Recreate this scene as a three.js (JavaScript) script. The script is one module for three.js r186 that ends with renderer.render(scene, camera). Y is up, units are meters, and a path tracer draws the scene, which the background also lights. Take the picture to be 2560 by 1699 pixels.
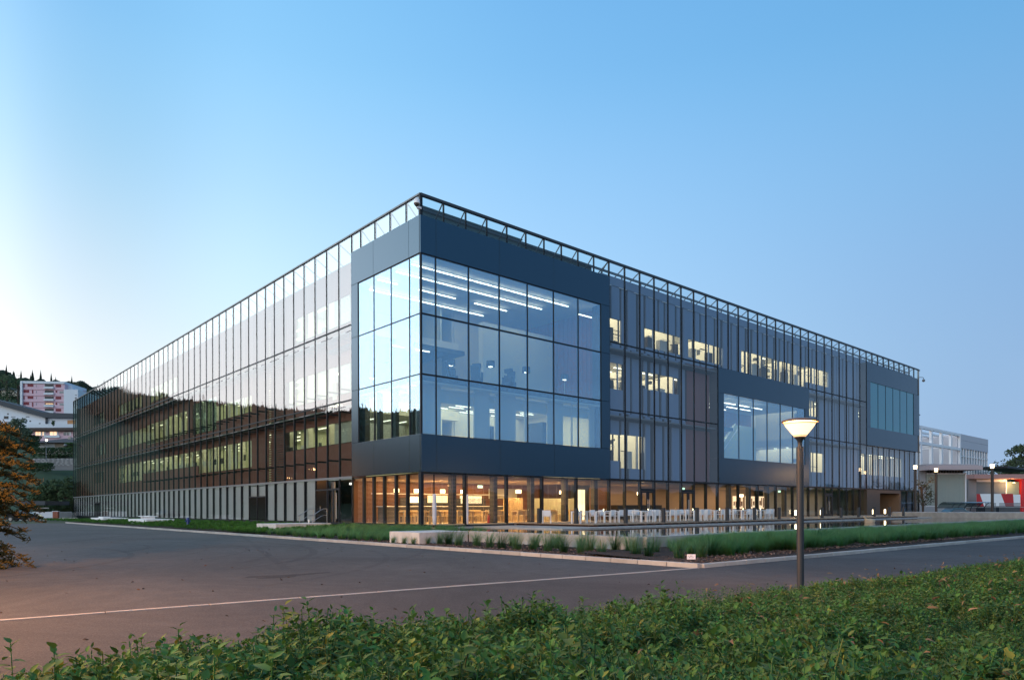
import * as THREE from 'three';
import { mergeGeometries } from 'three/addons/utils/BufferGeometryUtils.js';
import { ImprovedNoise } from 'three/addons/math/ImprovedNoise.js';
import { RoundedBoxGeometry } from 'three/addons/geometries/RoundedBoxGeometry.js';
import { RectAreaLightUniformsLib } from 'three/addons/lights/RectAreaLightUniformsLib.js';
RectAreaLightUniformsLib.init();

// ---------------------------------------------------------------- camera, sky, sun, exposure
const scene = new THREE.Scene();
const EYE = new THREE.Vector3(-23.64, 1.6, 34.83);
const FW = new THREE.Vector3(0.6631, 0, -0.7486).normalize();
const RT = new THREE.Vector3().crossVectors(FW, new THREE.Vector3(0, 1, 0));
const ROLL = THREE.MathUtils.degToRad(0.2);
const FOC = 1753.6, CX = 1280, CY = 1270.6;                    // a 24 mm shift lens, in photograph pixels
const camera = new THREE.PerspectiveCamera(2 * Math.atan(1699 / 2 / FOC) * 180 / Math.PI, 2560 / 1699, 0.1, 3000);
camera.position.copy(EYE);
camera.lookAt(EYE.clone().add(FW));
camera.rotateZ(-ROLL);
camera.setViewOffset(2560, 1699, 0, 849.5 - CY, 2560, 1699);   // lens shifted upwards: uprights stay upright
scene.add(camera);

const SUN_AZ = -70;                                             // degrees from -z towards +x; the sun has just set there
const SKY_ROWS = [0, 8, 16, 24, 32, 45, 60, 90];
const SKY = [                                                   // [degrees from the sunset, colour at each elevation]
  [0, [[4.6, 3.7, 2.5], [4.2, 3.8, 3.1], [3.2, 3.2, 3.0], [2.2, 2.5, 2.6], [1.4, 1.8, 2.05], [0.6, 0.95, 1.3], [0.24, 0.48, 0.85], [0.10, 0.28, 0.6]]],
  [40, [[3.1, 2.85, 2.55], [3.0, 3.0, 3.0], [2.6, 2.85, 3.1], [1.85, 2.25, 2.6], [1.05, 1.5, 1.95], [0.42, 0.78, 1.2], [0.18, 0.4, 0.76], [0.10, 0.28, 0.6]]],
  [76, [[1.35, 1.27, 1.2], [1.14, 1.15, 1.15], [0.8, 0.95, 1.08], [0.5, 0.77, 1.01], [0.31, 0.61, 0.95], [0.15, 0.41, 0.8], [0.11, 0.31, 0.66], [0.10, 0.28, 0.6]]],
  [92, [[0.9, 0.95, 0.99], [0.78, 0.93, 1.02], [0.62, 0.86, 1.04], [0.42, 0.71, 0.99], [0.27, 0.59, 0.93], [0.16, 0.44, 0.82], [0.10, 0.3, 0.64], [0.10, 0.28, 0.6]]],
  [115, [[0.6, 0.72, 0.88], [0.5, 0.72, 0.93], [0.41, 0.67, 0.95], [0.31, 0.59, 0.92], [0.205, 0.495, 0.85], [0.135, 0.385, 0.75], [0.1, 0.28, 0.61], [0.10, 0.28, 0.6]]],
  [148, [[0.3, 0.43, 0.64], [0.29, 0.46, 0.7], [0.25, 0.45, 0.73], [0.2, 0.44, 0.75], [0.145, 0.4, 0.73], [0.11, 0.33, 0.67], [0.09, 0.27, 0.58], [0.10, 0.28, 0.6]]],
  [180, [[0.25, 0.36, 0.55], [0.25, 0.4, 0.62], [0.21, 0.4, 0.66], [0.16, 0.37, 0.66], [0.11, 0.32, 0.63], [0.09, 0.28, 0.58], [0.09, 0.27, 0.57], [0.10, 0.28, 0.6]]],
];
function skyColour(dx, dy, dz) {
  const el = Math.max(0, Math.asin(Math.min(1, Math.max(-1, dy))) * 180 / Math.PI);
  let d = Math.abs(Math.atan2(dx, -dz) * 180 / Math.PI - SUN_AZ) % 360; if (d > 180) d = 360 - d;
  const seg = (arr, v, key) => { let i = 0; while (i < arr.length - 2 && v > key(arr[i + 1])) i++; let t = (v - key(arr[i])) / (key(arr[i + 1]) - key(arr[i])); t = Math.min(1, Math.max(0, t)); return [i, t]; };
  const [i, t] = seg(SKY, d, (a) => a[0]), [j, u] = seg(SKY_ROWS, el, (a) => a);
  const at = (p, q, c) => SKY[Math.min(SKY.length - 1, Math.max(0, p))][1][Math.min(7, Math.max(0, q))][c];
  const cr = (a, b, c, e, x) => b + 0.5 * x * (c - a + x * (2 * a - 5 * b + 4 * c - e + x * (3 * (b - c) + e - a)));
  return [0, 1, 2].map((c) => { const r = []; for (let k = -1; k < 3; k++) r.push(cr(at(i - 1, j + k, c), at(i, j + k, c), at(i + 1, j + k, c), at(i + 2, j + k, c), t)); return Math.max(0.02, cr(r[0], r[1], r[2], r[3], u)); });
}
{
  const W = 768, H = 384, data = new Float32Array(W * H * 4);
  for (let y = 0; y < H; y++) for (let x = 0; x < W; x++) {
    const e = ((y + 0.5) / H - 0.5) * Math.PI, a = ((x + 0.5) / W - 0.5) * 2 * Math.PI;
    const c = skyColour(Math.cos(e) * Math.cos(a), Math.sin(e), Math.cos(e) * Math.sin(a)), k = (y * W + x) * 4;
    const low = e < 0 ? 0.35 : 1;
    data[k] = c[0] * low; data[k + 1] = c[1] * low; data[k + 2] = c[2] * low; data[k + 3] = 1;
  }
  const sky = new THREE.DataTexture(data, W, H, THREE.RGBAFormat, THREE.FloatType);
  sky.mapping = THREE.EquirectangularReflectionMapping; sky.magFilter = THREE.LinearFilter; sky.needsUpdate = true;
  scene.background = sky; scene.environment = sky;
}
const sun = new THREE.DirectionalLight(0xffd9b8, 0.12);         // what is left of the set sun: a faint, very soft light
{
  const a = SUN_AZ * Math.PI / 180, e = 5 * Math.PI / 180;
  sun.position.set(Math.sin(a) * Math.cos(e), Math.sin(e), -Math.cos(a) * Math.cos(e)).multiplyScalar(300);
  sun.castShadow = true; sun.shadow.radius = 40; sun.shadow.mapSize.set(2048, 2048);
  Object.assign(sun.shadow.camera, { left: -120, right: 120, top: 80, bottom: -40, near: 1, far: 700 });
  scene.add(sun, sun.target);
}
const renderer = new THREE.WebGLRenderer({ antialias: true });
renderer.setSize(1024, 679);
renderer.toneMapping = THREE.LinearToneMapping;
renderer.toneMappingExposure = 1.06;
renderer.shadowMap.enabled = true;

// ---------------------------------------------------------------- helpers
let seed = 12345;
const rnd = () => { seed = (seed * 1664525 + 1013904223) >>> 0; return seed / 4294967296; };
const rr = (a, b) => a + (b - a) * rnd();
const noise = new ImprovedNoise();
const fbm = (x, y, z = 0, o = 4) => { let s = 0, a = 0.5, f = 1; for (let i = 0; i < o; i++) { s += a * noise.noise(x * f, y * f, z + i * 7.3); f *= 2; a *= 0.5; } return s; };
const V = (x, y, z) => new THREE.Vector3(x, y, z);
const at = (px, py, d) => { const a = (px - CX) / FOC, b = (py - CY) / FOC, c = Math.cos(ROLL), q = Math.sin(ROLL); return EYE.clone().addScaledVector(FW, d).addScaledVector(RT, d * (a * c - b * q)).add(V(0, -d * (b * c + a * q), 0)); };   // a photograph pixel at a distance
const used = new Map();
function numbered(name) { const n = used.get(name) ?? 0; used.set(name, n + 1); return n ? `${name}_${String(n).padStart(3, '0')}` : name; }
function shade(o) { o.castShadow = true; o.receiveShadow = true; return o; }
function tag(o, label, category, group) { Object.assign(o.userData, { label, category }); if (group) o.userData.group = group; return o; }
function thing(name, label, category, pos = [0, 0, 0], turn = 0, group) {
  const o = new THREE.Group(); o.name = numbered(name); o.position.set(...pos); o.rotation.y = turn; scene.add(o);
  return tag(o, label, category, group);
}
function part(name, parent) { const g = new THREE.Group(); g.name = name; parent.add(g); return g; }
function obj(name, geo, m, parent = scene) {
  const g = Array.isArray(geo) ? mergeGeometries(geo.map((q) => (q.index ? q.toNonIndexed() : q))) : geo;
  const o = shade(new THREE.Mesh(g, m)); o.name = parent === scene ? numbered(name) : name; parent.add(o); return o;
}
function struct(name, geo, m, label) { const o = obj(name, geo, m); o.userData.kind = 'structure'; if (label) o.userData.label = label; return o; }
function stuff(name, mesh, label, category, parent = scene) { mesh.name = parent === scene ? numbered(name) : name; shade(mesh); mesh.userData.kind = 'stuff'; if (parent === scene) tag(mesh, label, category); parent.add(mesh); return mesh; }
const UNIT = new THREE.BoxGeometry(1, 1, 1);
function B(name, m, parent, x0, x1, y0, y1, z0, z1) {           // a box part between two corners
  const o = shade(new THREE.Mesh(UNIT, m)); o.name = name; o.scale.set(Math.abs(x1 - x0), Math.abs(y1 - y0), Math.abs(z1 - z0));
  o.position.set((x0 + x1) / 2, (y0 + y1) / 2, (z0 + z1) / 2); parent.add(o); return o;
}
function bg(x0, x1, y0, y1, z0, z1) { const g = new THREE.BoxGeometry(Math.abs(x1 - x0), Math.abs(y1 - y0), Math.abs(z1 - z0)); g.translate((x0 + x1) / 2, (y0 + y1) / 2, (z0 + z1) / 2); return g; }
function rb(w, h, d, r, x, y, z) { const g = new RoundedBoxGeometry(w, h, d, 2, r); g.translate(x, y, z); return g; }
function bar(a, b, r, n = 6) { const d = b.clone().sub(a), g = new THREE.CylinderGeometry(r, r, d.length(), n); g.applyQuaternion(new THREE.Quaternion().setFromUnitVectors(V(0, 1, 0), d.clone().normalize())); g.translate(...a.clone().add(b).multiplyScalar(0.5).toArray()); return g; }
function sbar(a, b, w, h) { const d = b.clone().sub(a), g = new THREE.BoxGeometry(w, d.length(), h ?? w); g.applyQuaternion(new THREE.Quaternion().setFromUnitVectors(V(0, 1, 0), d.clone().normalize())); g.translate(...a.clone().add(b).multiplyScalar(0.5).toArray()); return g; }
function cyl(r0, r1, h, x, y, z, n = 16) { const g = new THREE.CylinderGeometry(r0, r1, h, n); g.translate(x, y, z); return g; }
function lathe(pts, n = 32) { return new THREE.LatheGeometry(pts.map((p) => new THREE.Vector2(p[0], p[1])), n); }
function tube(pts, r, n = 8, seg) { return new THREE.TubeGeometry(new THREE.CatmullRomCurve3(pts), seg ?? pts.length * 5, r, n); }
function boxUV(g, s = 1) {                                       // uv in metres by the facing of each triangle
  const q = g.index ? g.toNonIndexed() : g, p = q.attributes.position, n = q.attributes.normal, uv = new Float32Array(p.count * 2);
  for (let i = 0; i < p.count; i++) {
    const ax = Math.abs(n.getX(i)), ay = Math.abs(n.getY(i)), az = Math.abs(n.getZ(i));
    const [u, v] = ay >= ax && ay >= az ? [p.getX(i), p.getZ(i)] : ax >= az ? [p.getZ(i), p.getY(i)] : [p.getX(i), p.getY(i)];
    uv[2 * i] = u * s; uv[2 * i + 1] = v * s;
  }
  q.setAttribute('uv', new THREE.BufferAttribute(uv, 2)); return q;
}
function sheet(pts, y) { const s = new THREE.Shape(pts.map(([x, z]) => new THREE.Vector2(x, -z))), g = new THREE.ShapeGeometry(s); g.rotateX(-Math.PI / 2); g.translate(0, y, 0); return boxUV(g); }
function prism(pts, y0, y1) { const s = new THREE.Shape(pts.map(([x, z]) => new THREE.Vector2(x, -z))), g = new THREE.ExtrudeGeometry(s, { depth: y1 - y0, bevelEnabled: false }); g.rotateX(-Math.PI / 2); g.translate(0, y0, 0); return boxUV(g); }

// ---------------------------------------------------------------- textures and materials
function tex(n, size, fn, srgb = true) {                        // tiling texture, fn(u, v) -> [r, g, b] or a grey, 0..1
  const d = new Uint8Array(n * n * 4);
  for (let y = 0; y < n; y++) for (let x = 0; x < n; x++) { let c = fn(x / n, y / n, x, y); if (typeof c === 'number') c = [c, c, c]; const k = (y * n + x) * 4; for (let i = 0; i < 3; i++) d[k + i] = Math.max(0, Math.min(255, c[i] * 255)); d[k + 3] = 255; }
  const t = new THREE.DataTexture(d, n, n); t.wrapS = t.wrapT = THREE.RepeatWrapping; t.magFilter = THREE.LinearFilter; t.minFilter = THREE.LinearMipmapLinearFilter; t.generateMipmaps = true;
  if (srgb) t.colorSpace = THREE.SRGBColorSpace; t.repeat.set(1 / size, 1 / size); t.needsUpdate = true; return t;
}
const tn = (u, v, f, o = 4, s = 0) => {                         // tiling noise about 0
  const a = u * 2 * Math.PI, b = v * 2 * Math.PI, k = f / (2 * Math.PI);
  return fbm(Math.cos(a) * k + 31 + s, Math.sin(a) * k + Math.cos(b) * k * 0.77 + s, Math.sin(b) * k + 3 * s, o);
};
const asphaltMap = tex(1024, 11, (u, v) => { const g = 0.268 + 0.1 * tn(u, v, 3, 5, 1) + 0.06 * tn(u, v, 26, 3, 2) + (rnd() - 0.5) * 0.15 + (rnd() > 0.985 ? 0.1 : 0); return [g * 1.02, g, g * 0.985]; });
const asphaltBump = tex(256, 1.1, () => rnd(), false);
const concreteMap = tex(256, 2.3, (u, v) => { const g = 0.66 + 0.12 * tn(u, v, 4, 5, 5) + (rnd() - 0.5) * 0.05; return [g, g * 0.985, g * 0.96]; });
const mulchMap = tex(512, 1.6, (u, v) => { const c = Math.abs(tn(u, v, 60, 2, 9)), r = rnd(), g = 0.14 + 0.38 * c + (r > 0.93 ? 0.16 : 0) + (r - 0.5) * 0.1; return [g * 1.08, g * 0.84, g * 0.72]; });
const mulchBump = tex(256, 0.8, (u, v) => 0.5 + tn(u, v, 40, 3, 4), false);
const woodMap = tex(256, 1.4, (u, v) => { const s = 0.5 + 0.28 * fbm(u * 44, v * 2.2, 1, 4), st = (Math.floor(u * 12) * 7919 % 13) / 13; const g = 0.42 + 0.2 * s + 0.1 * st; return [g, g * 0.68, g * 0.44]; });
const dotted = Uint8Array.from({ length: 65536 }, () => (rnd() < 0.38 ? 1 : 0));                       // a fine half-mirrored print: bluish metal dots on clear glass
const dots = tex(256, 0.37, (u, v, x, y) => dotted[y * 256 + x], false); dots.magFilter = THREE.NearestFilter;
const dotColour = tex(256, 0.37, (u, v, x, y) => (dotted[y * 256 + x] ? [0.68, 0.865, 0.97] : [0.86, 0.94, 0.95])); dotColour.magFilter = THREE.NearestFilter;
const warp = tex(128, 1, (u, v) => 0.5 + tn(u, v, 2.2, 2, 11), false);                                   // rolled waves in the panes
const lin = (r, g, b) => new THREE.Color().setRGB(r, g, b);
const std = (name, c, o = {}) => { const m = new THREE.MeshStandardMaterial({ color: lin(...c), roughness: 0.7, ...o }); m.name = name; return m; };
const phys = (name, c, o = {}) => { const m = new THREE.MeshPhysicalMaterial({ color: lin(...c), roughness: 0.5, ...o }); m.name = name; return m; };
const glow = (name, c, k) => { const m = new THREE.MeshStandardMaterial({ color: lin(0.6, 0.6, 0.6), emissive: lin(...c), emissiveIntensity: k, roughness: 0.6 }); m.name = name; return m; };
const M = {
  asphalt: std('asphalt', [0.86, 0.86, 0.86], { map: asphaltMap, roughness: 0.82, bumpMap: asphaltBump, bumpScale: 0.004 }),
  pathAsphalt: std('path asphalt', [0.8, 0.8, 0.82], { map: asphaltMap, roughness: 0.84, bumpMap: asphaltBump, bumpScale: 0.004 }),
  concrete: std('concrete', [0.9, 0.9, 0.9], { map: concreteMap, roughness: 0.85 }),
  paleConcrete: std('pale concrete', [1.35, 1.32, 1.3], { map: concreteMap, roughness: 0.85 }),
  kerb: std('kerb concrete', [0.95, 0.93, 0.9], { map: concreteMap, roughness: 0.9 }),
  kerbDark: std('kerb concrete darker', [0.8, 0.79, 0.77], { map: concreteMap, roughness: 0.9 }),
  mulch: std('bark mulch', [0.9, 0.9, 0.9], { map: mulchMap, roughness: 0.95, bumpMap: mulchBump, bumpScale: 0.05 }),
  soil: std('soil and grass', [0.045, 0.06, 0.025], { roughness: 1 }),
  metal: phys('dark metal', [0.012, 0.015, 0.02], { roughness: 0.5, specularIntensity: 0.45 }),
  doorDark: phys('dark door', [0.012, 0.01, 0.009], { roughness: 0.15 }),
  coping: std('coping metal', [0.03, 0.034, 0.04], { roughness: 0.4 }),
  paleMetal: std('pale metal', [0.5, 0.52, 0.55], { roughness: 0.5 }),
  greyMetal: std('grey metal', [0.16, 0.17, 0.18], { roughness: 0.45, metalness: 0.3 }),
  clad: phys('dark lacquered panel', [0.003, 0.008, 0.016], { roughness: 0.26, ior: 1.9, specularColor: new THREE.Color().setRGB(0.42, 0.74, 1.0) }),
  brown: std('brown wall panel', [0.18, 0.045, 0.033], { roughness: 0.6 }),
  brownB: std('brown wall panel darker', [0.155, 0.039, 0.028], { roughness: 0.6 }),
  slate: std('sky tinted panel', [0.15, 0.215, 0.34], { roughness: 0.6 }),  // blue of the mirrored sky is put into this panel colour
  slateDark: std('dark recess', [0.018, 0.02, 0.026], { roughness: 0.7 }),
  pane: phys('facade glass', [0.86, 0.95, 0.86], { transmission: 1, thickness: 0, roughness: 0.0, ior: 2.6, bumpMap: warp, bumpScale: 0.0035 }),
  paneRight: phys('front facade glass', [0.84, 0.9, 0.92], { transmission: 1, thickness: 0, roughness: 0.0, ior: 1.75, bumpMap: warp, bumpScale: 0.0035 }),
  parapetGlass: phys('parapet glass', [0.86, 0.95, 0.95], { transmission: 1, thickness: 0, roughness: 0.0, ior: 1.5 }),
  coated: phys('coated blue glass', [1, 1, 1], { map: dotColour, transmission: 1, thickness: 0, roughness: 0.0, ior: 1.9, metalness: 1, metalnessMap: dots, bumpMap: warp, bumpScale: 0.003 }),
  groundGlass: phys('ground floor glass', [0.95, 0.95, 0.93], { transmission: 1, thickness: 0, roughness: 0.0, ior: 1.5 }),
  cyanGlass: phys('blinded blue window', [0.012, 0.19, 0.27], { roughness: 0.08, ior: 1.6 }),
  blind: std('pale venetian blind', [0.42, 0.45, 0.46], { roughness: 0.6 }),
  woodSlat: std('wooden slat', [0.5, 0.36, 0.25], { roughness: 0.6 }),
  wood: std('wood', [0.55, 0.42, 0.28], { map: woodMap, roughness: 0.6 }),
  pinkWood: std('reddish wood cladding', [0.85, 0.5, 0.42], { map: woodMap, roughness: 0.6 }),
  birch: std('birch furniture', [0.6, 0.45, 0.24], { roughness: 0.5 }),
  white: std('white paint', [0.78, 0.78, 0.78], { roughness: 0.5 }),
  offWhite: std('interior wall', [0.62, 0.6, 0.52], { roughness: 0.8 }),
  greyWall: std('grey interior wall', [0.42, 0.42, 0.4], { roughness: 0.8 }),
  greenWall: std('pale green interior', [0.52, 0.53, 0.4], { roughness: 0.8 }),
  ceiling: std('ceiling', [0.5, 0.5, 0.47], { roughness: 0.8 }),
  floorIn: std('interior floor', [0.2, 0.18, 0.15], { roughness: 0.6 }),
  floorWarm: std('restaurant floor', [0.5, 0.38, 0.24], { roughness: 0.45 }),
  counter: std('dark counter', [0.035, 0.03, 0.028], { roughness: 0.4 }),
  fabric: std('dark upholstery', [0.03, 0.04, 0.055], { roughness: 0.9 }),
  decking: std('timber decking', [0.34, 0.24, 0.16], { roughness: 0.75 }),
  joist: std('dark timber', [0.06, 0.035, 0.025], { roughness: 0.8 }),
  bollard: std('dark bollard', [0.03, 0.032, 0.036], { roughness: 0.55 }),
  water: phys('pool water', [0.012, 0.022, 0.028], { roughness: 0.035, ior: 1.33 }),
  stainless: std('brushed steel', [0.5, 0.5, 0.5], { roughness: 0.3, metalness: 0.8 }),
  red: std('red paint', [0.45, 0.02, 0.025], { roughness: 0.4 }),
  blue: std('blue paint', [0.02, 0.05, 0.2], { roughness: 0.4 }),
  strip: glow('strip light', [1, 0.93, 0.78], 5),
  stripSoft: glow('office strip light', [1, 0.95, 0.7], 3),
  warmGlow: glow('warm lamp', [1, 0.72, 0.36], 7),
  candle: glow('candle lantern', [1, 0.7, 0.38], 6),
  exit: glow('green exit sign', [0.35, 1, 0.75], 1.3),
};
// ================================================================ SETTING
const F = 0.67, L1 = 3.8, L2 = 9.08, L3 = 14.22, TOP = 20.41, BOX = 19.11;
const W0 = -8.33, PITCH = 1.85, NL = 53, LEND = -106.3, REND = 81.6;
// ground, road, path
struct('ground', (() => { const g = new THREE.PlaneGeometry(2400, 2400); g.rotateX(-Math.PI / 2); g.translate(0, -0.03, 0); return g; })(), M.soil);
const lineZ = (x) => 24.2 + (x + 7.6) * 0.128;                  // the flush kerb line left of the corner
const kerbZ = (x) => 24.2 + (x + 7.6) * 0.042;                  // the kerb right of the corner
struct('road', sheet([[-7.62, 24.2], [-60, lineZ(-60)], [-60, -66], [-7.62, -66]], 0.0), M.asphalt);
struct('path', sheet([[-60, lineZ(-60)], [-7.62, 24.2], [110, kerbZ(110)], [110, 40], [40, 34], [-2, 30.6], [-18, 29.2], [-60, 29.2]], 0.004), M.pathAsphalt);
{
  // tyre marks, a damp patch and scraps on the asphalt
  const soft = (n, k) => { const m = new THREE.MeshStandardMaterial({ color: lin(0.018, 0.018, 0.02), roughness: 0.85, transparent: true, opacity: k }); m.name = n; return m; };
  const mark = soft('tyre rubber', 0.09), faint = soft('faint tyre rubber', 0.06);
  const arc = (name, cx, cz, r, a0, a1, w, m) => { const g = new THREE.RingGeometry(r, r + w, 60, 1, a0, a1 - a0); g.rotateX(-Math.PI / 2); g.translate(cx, 0.006 + rnd() * 0.003, cz); struct(name, g, m, 'dark tyre mark curving over the asphalt'); };
  for (let i = 0; i < 9; i++) arc('tyre_mark', -26 + rr(-4, 4), 2 + rr(-6, 6), 8 + i * 1.4, rr(-1.3, -0.7), rr(0.2, 1.2), rr(0.14, 0.3), i % 3 ? faint : mark);
  for (let i = 0; i < 5; i++) { const g = new THREE.PlaneGeometry(rr(18, 40), rr(0.2, 0.5)); g.rotateX(-Math.PI / 2); g.rotateY(rr(0.9, 1.4)); g.translate(rr(-18, -10), 0.006 + i * 0.0006, rr(-30, 10)); struct('tyre_mark', g, faint, 'long faint tyre mark on the parking area'); }
  const patch = new THREE.Shape(); for (let i = 0; i <= 24; i++) { const a = i / 24 * 6.283, r = 0.7 * (1 + 0.35 * Math.sin(a * 3 + 1) + 0.2 * Math.sin(a * 7)); patch[i ? 'lineTo' : 'moveTo'](Math.cos(a) * r * 1.3, Math.sin(a) * r * 0.5); }
  struct('damp_patch', new THREE.ShapeGeometry(patch).rotateX(-Math.PI / 2).translate(-16.6, 0.0085, 18.6), soft('damp asphalt', 0.3), 'small dark damp patch on the asphalt');
}
const bedY = (x, z) => 0.1 + 0.26 * Math.min(1, Math.max(0, (x + 7.4) / 7)) * (z < 8 ? 1 : 0.35);
{
  const g = new THREE.PlaneGeometry(1, 1, 10, 60), p = g.attributes.position;
  for (let i = 0; i < p.count; i++) { const u = p.getX(i) + 0.5, v = p.getY(i) + 0.5, z = -66 + v * 85.78, x = -7.5 + u * (z > 19.6 ? 7.5 : 7.5); p.setXYZ(i, x, bedY(x, z) + 0.02 * fbm(x * 2, z * 2), z); }
  g.computeVertexNormals(); const a = boxUV(g); for (const k of [0]) void k;
  struct('planting_bed', a, new THREE.MeshStandardMaterial().copy(M.mulch)).material.side = THREE.DoubleSide;
  const h = new THREE.PlaneGeometry(1, 1, 60, 6), q = h.attributes.position;
  for (let i = 0; i < q.count; i++) { const u = q.getX(i) + 0.5, v = q.getY(i) + 0.5, x = -7.5 + u * 112, z = 19.75 + v * (kerbZ(x) - 0.1 - 19.75); q.setXYZ(i, x, 0.1 + 0.12 * (1 - v) + 0.02 * fbm(x * 2, z * 2) + (x < 0 ? 0.004 : 0), z); }
  h.computeVertexNormals(); struct('planting_bed', boxUV(h), M.mulch).material = M.mulch;
}
// kerbs, stone by stone where they can be told apart
{
  const kb = new THREE.Group(); kb.name = 'kerb'; kb.userData = { kind: 'structure', label: 'pale concrete kerb along the parking area and the path' }; scene.add(kb);
  const stone = [0, 1, 2].map((k) => boxUV(new RoundedBoxGeometry(0.17, 0.24, 0.985, 1, 0.018).translate(0, 0, k * 3.1)).translate(0, 0, -k * 3.1));
  const mats = [M.kerb, M.kerbDark, M.kerb];
  let n = 0; const far = [];
  for (let z = 23.7; z > -66; z -= 1) {
    if (n < 60) { const o = obj('kerb_stone', stone[n % 3], mats[(n * 7 % 5) % 3], kb); o.position.set(-7.58 + rr(-0.006, 0.006), 0.005 + rr(-0.004, 0.004), z); o.rotation.z = 0.0; n++; }
    else far.push(boxUV(new THREE.BoxGeometry(0.17, 0.24, 0.985)).translate(-7.58, 0.005, z));
  }
  n = 0;
  for (let x = -7.0; x < 96; x += 1) {
    if (n < 75) { const o = obj('kerb_stone', stone[n % 3], mats[(n * 3 % 7) % 3], kb); o.position.set(x, rr(-0.01, 0.0), kerbZ(x)); o.rotation.y = Math.PI / 2 - 0.042; n++; }
    else far.push(boxUV(new THREE.BoxGeometry(0.985, 0.24, 0.17)).translate(x, -0.002, kerbZ(x)));
  }
  stuff('kerb_stones_beyond', new THREE.Mesh(mergeGeometries(far), M.kerb), '', '', kb);
  const flush = new THREE.Group(); flush.name = 'kerb_line'; flush.userData = { kind: 'structure', label: 'pale flush kerb line between parking area and path' }; scene.add(flush);
  const flat = boxUV(new THREE.BoxGeometry(1.49, 0.04, 0.11));
  for (let k = 0, x = -8.4; k < 22; k++, x -= 1.5) { const o = obj('kerb_stone', flat, M.kerb, flush); o.position.set(x, -0.004 + rr(-0.003, 0.001), lineZ(x)); o.rotation.y = -0.128 + rr(-0.004, 0.004); }
}
// pool: outer wall, inner rim, water
{
  const wl = thing('pool_wall', 'low pale concrete wall round the reflecting pool', 'wall');
  const seg = (n, x0, x1, z0, z1, y1 = 0.6) => obj(n, boxUV(new RoundedBoxGeometry(x1 - x0, y1 + 0.2, z1 - z0, 1, 0.012).translate((x0 + x1) / 2, (y1 - 0.2) / 2, (z0 + z1) / 2)), M.concrete, wl);
  for (let z = 10.2; z < 19.3; z += 4.7) seg('wall_block', -4.4, -4.05, z, Math.min(z + 4.69, 19.75));
  for (let x = -4.04; x < 96; x += 5) seg('wall_block', x, x + 4.99, 19.4, 19.75);
  const cb = thing('concrete_block', 'pale concrete block at the left end of the pool, grass tufts before it', 'block', [-7.0, 0, 7.8]);
  obj('block_body', boxUV(rb(2.6, 0.8, 2.35, 0.015, 1.3, 0.2, 1.17)), M.paleConcrete, cb);
  const rim = thing('pool_rim', 'concrete rim along the pool below the timber terrace', 'ledge');
  const pts = [[0.5, 0.25], [7.5, 0.25], [7.5, 6.9], [60, 6.9], [60, 8.4], [3.4, 8.4], [3.4, 0.8], [0.5, 0.8]];
  obj('rim_slab', prism(pts, 0.1, 0.5), M.concrete, rim);
  const w = sheet([[-4.1, 0.3], [0.5, 0.3], [0.5, 0.8], [3.4, 0.8], [3.4, 8.4], [60, 8.4], [66, 8], [66, 2], [110, -10], [110, 19.45], [-4.1, 19.45]], 0.44);
  struct('water', w, M.water, 'still water of the reflecting pool');
  const fw = thing('pool_end_wall', 'long low grey concrete wall behind the far end of the pool', 'wall');
  const a = V(63.5, 0, 3.2), b = V(60.4, 0, 20.5);
  obj('wall_body', boxUV((() => { const g = sbar(a.clone().setY(0.62), b.clone().setY(0.62), 0.4, 0.84); return g; })()), M.concrete, fw);
}
// timber terrace
{
  const dk = thing('timber_terrace', 'timber terrace deck along the ground floor above the pool', 'deck');
  const X0 = 7.2, X1 = 59.6, Z0 = 0.12, Z1 = 7.3;
  const board = [M.decking, std('timber decking warm', [0.4, 0.27, 0.17], { roughness: 0.75 }), std('timber decking grey', [0.29, 0.22, 0.16], { roughness: 0.75 })];
  for (let z = Z0, k = 0; z < Z1 - 0.1; z += 0.145, k++) for (let x = X0, j = 0; x < X1; x += 13.1, j++) B('deck_board', board[(k * 5 + j * 3) % 3], dk, x, Math.min(X1, x + 13.09), F - 0.06, F - 0.025, z, z + 0.138);
  for (let x = X0 + 0.3; x < X1; x += 0.9) B('joist', M.joist, dk, x, x + 0.14, F - 0.2, F - 0.062, Z0, Z1 - 0.06 + (x > 12 ? 0.1 : 0));
  B('edge_beam', M.joist, dk, X0, X1, F - 0.13, F - 0.065, Z1 - 0.5, Z1 - 0.4);
  const step = thing('pool_kerb_strip', 'dark threshold along the glass front beside the pool', 'ledge');
  B('threshold', M.metal, step, 0.3, 7.19, 0.1, F - 0.08, 0.06, 0.24);
}
// ================================================================ OFFICE BUILDING
const office = thing('office_building', 'long glass fronted office building with a dark framed corner bay', 'office building');
function pane(name, parent, m, side, a0, a1, y0, y1, off = 0) {   // a sheet of glass, tipped by a hair as real panes are
  const w = Math.abs(a1 - a0), h = y1 - y0, o = shade(new THREE.Mesh(PLANE, m)); o.name = name; o.scale.set(w, h, 1);
  if (side === 'L') { o.rotation.y = -Math.PI / 2 + rr(-1, 1) * 0.0011; o.position.set(off, (y0 + y1) / 2, (a0 + a1) / 2); }
  else { o.rotation.y = rr(-1, 1) * 0.0011; o.position.set((a0 + a1) / 2, (y0 + y1) / 2, off); }
  o.rotation.x += rr(-1, 1) * 0.0006; parent.add(o); return o;
}
const PLANE = new THREE.PlaneGeometry(1, 1);
const tiers = [[L1, L2], [L2, L3], [L3, TOP]];
const ROOF = 19.2;
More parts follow.
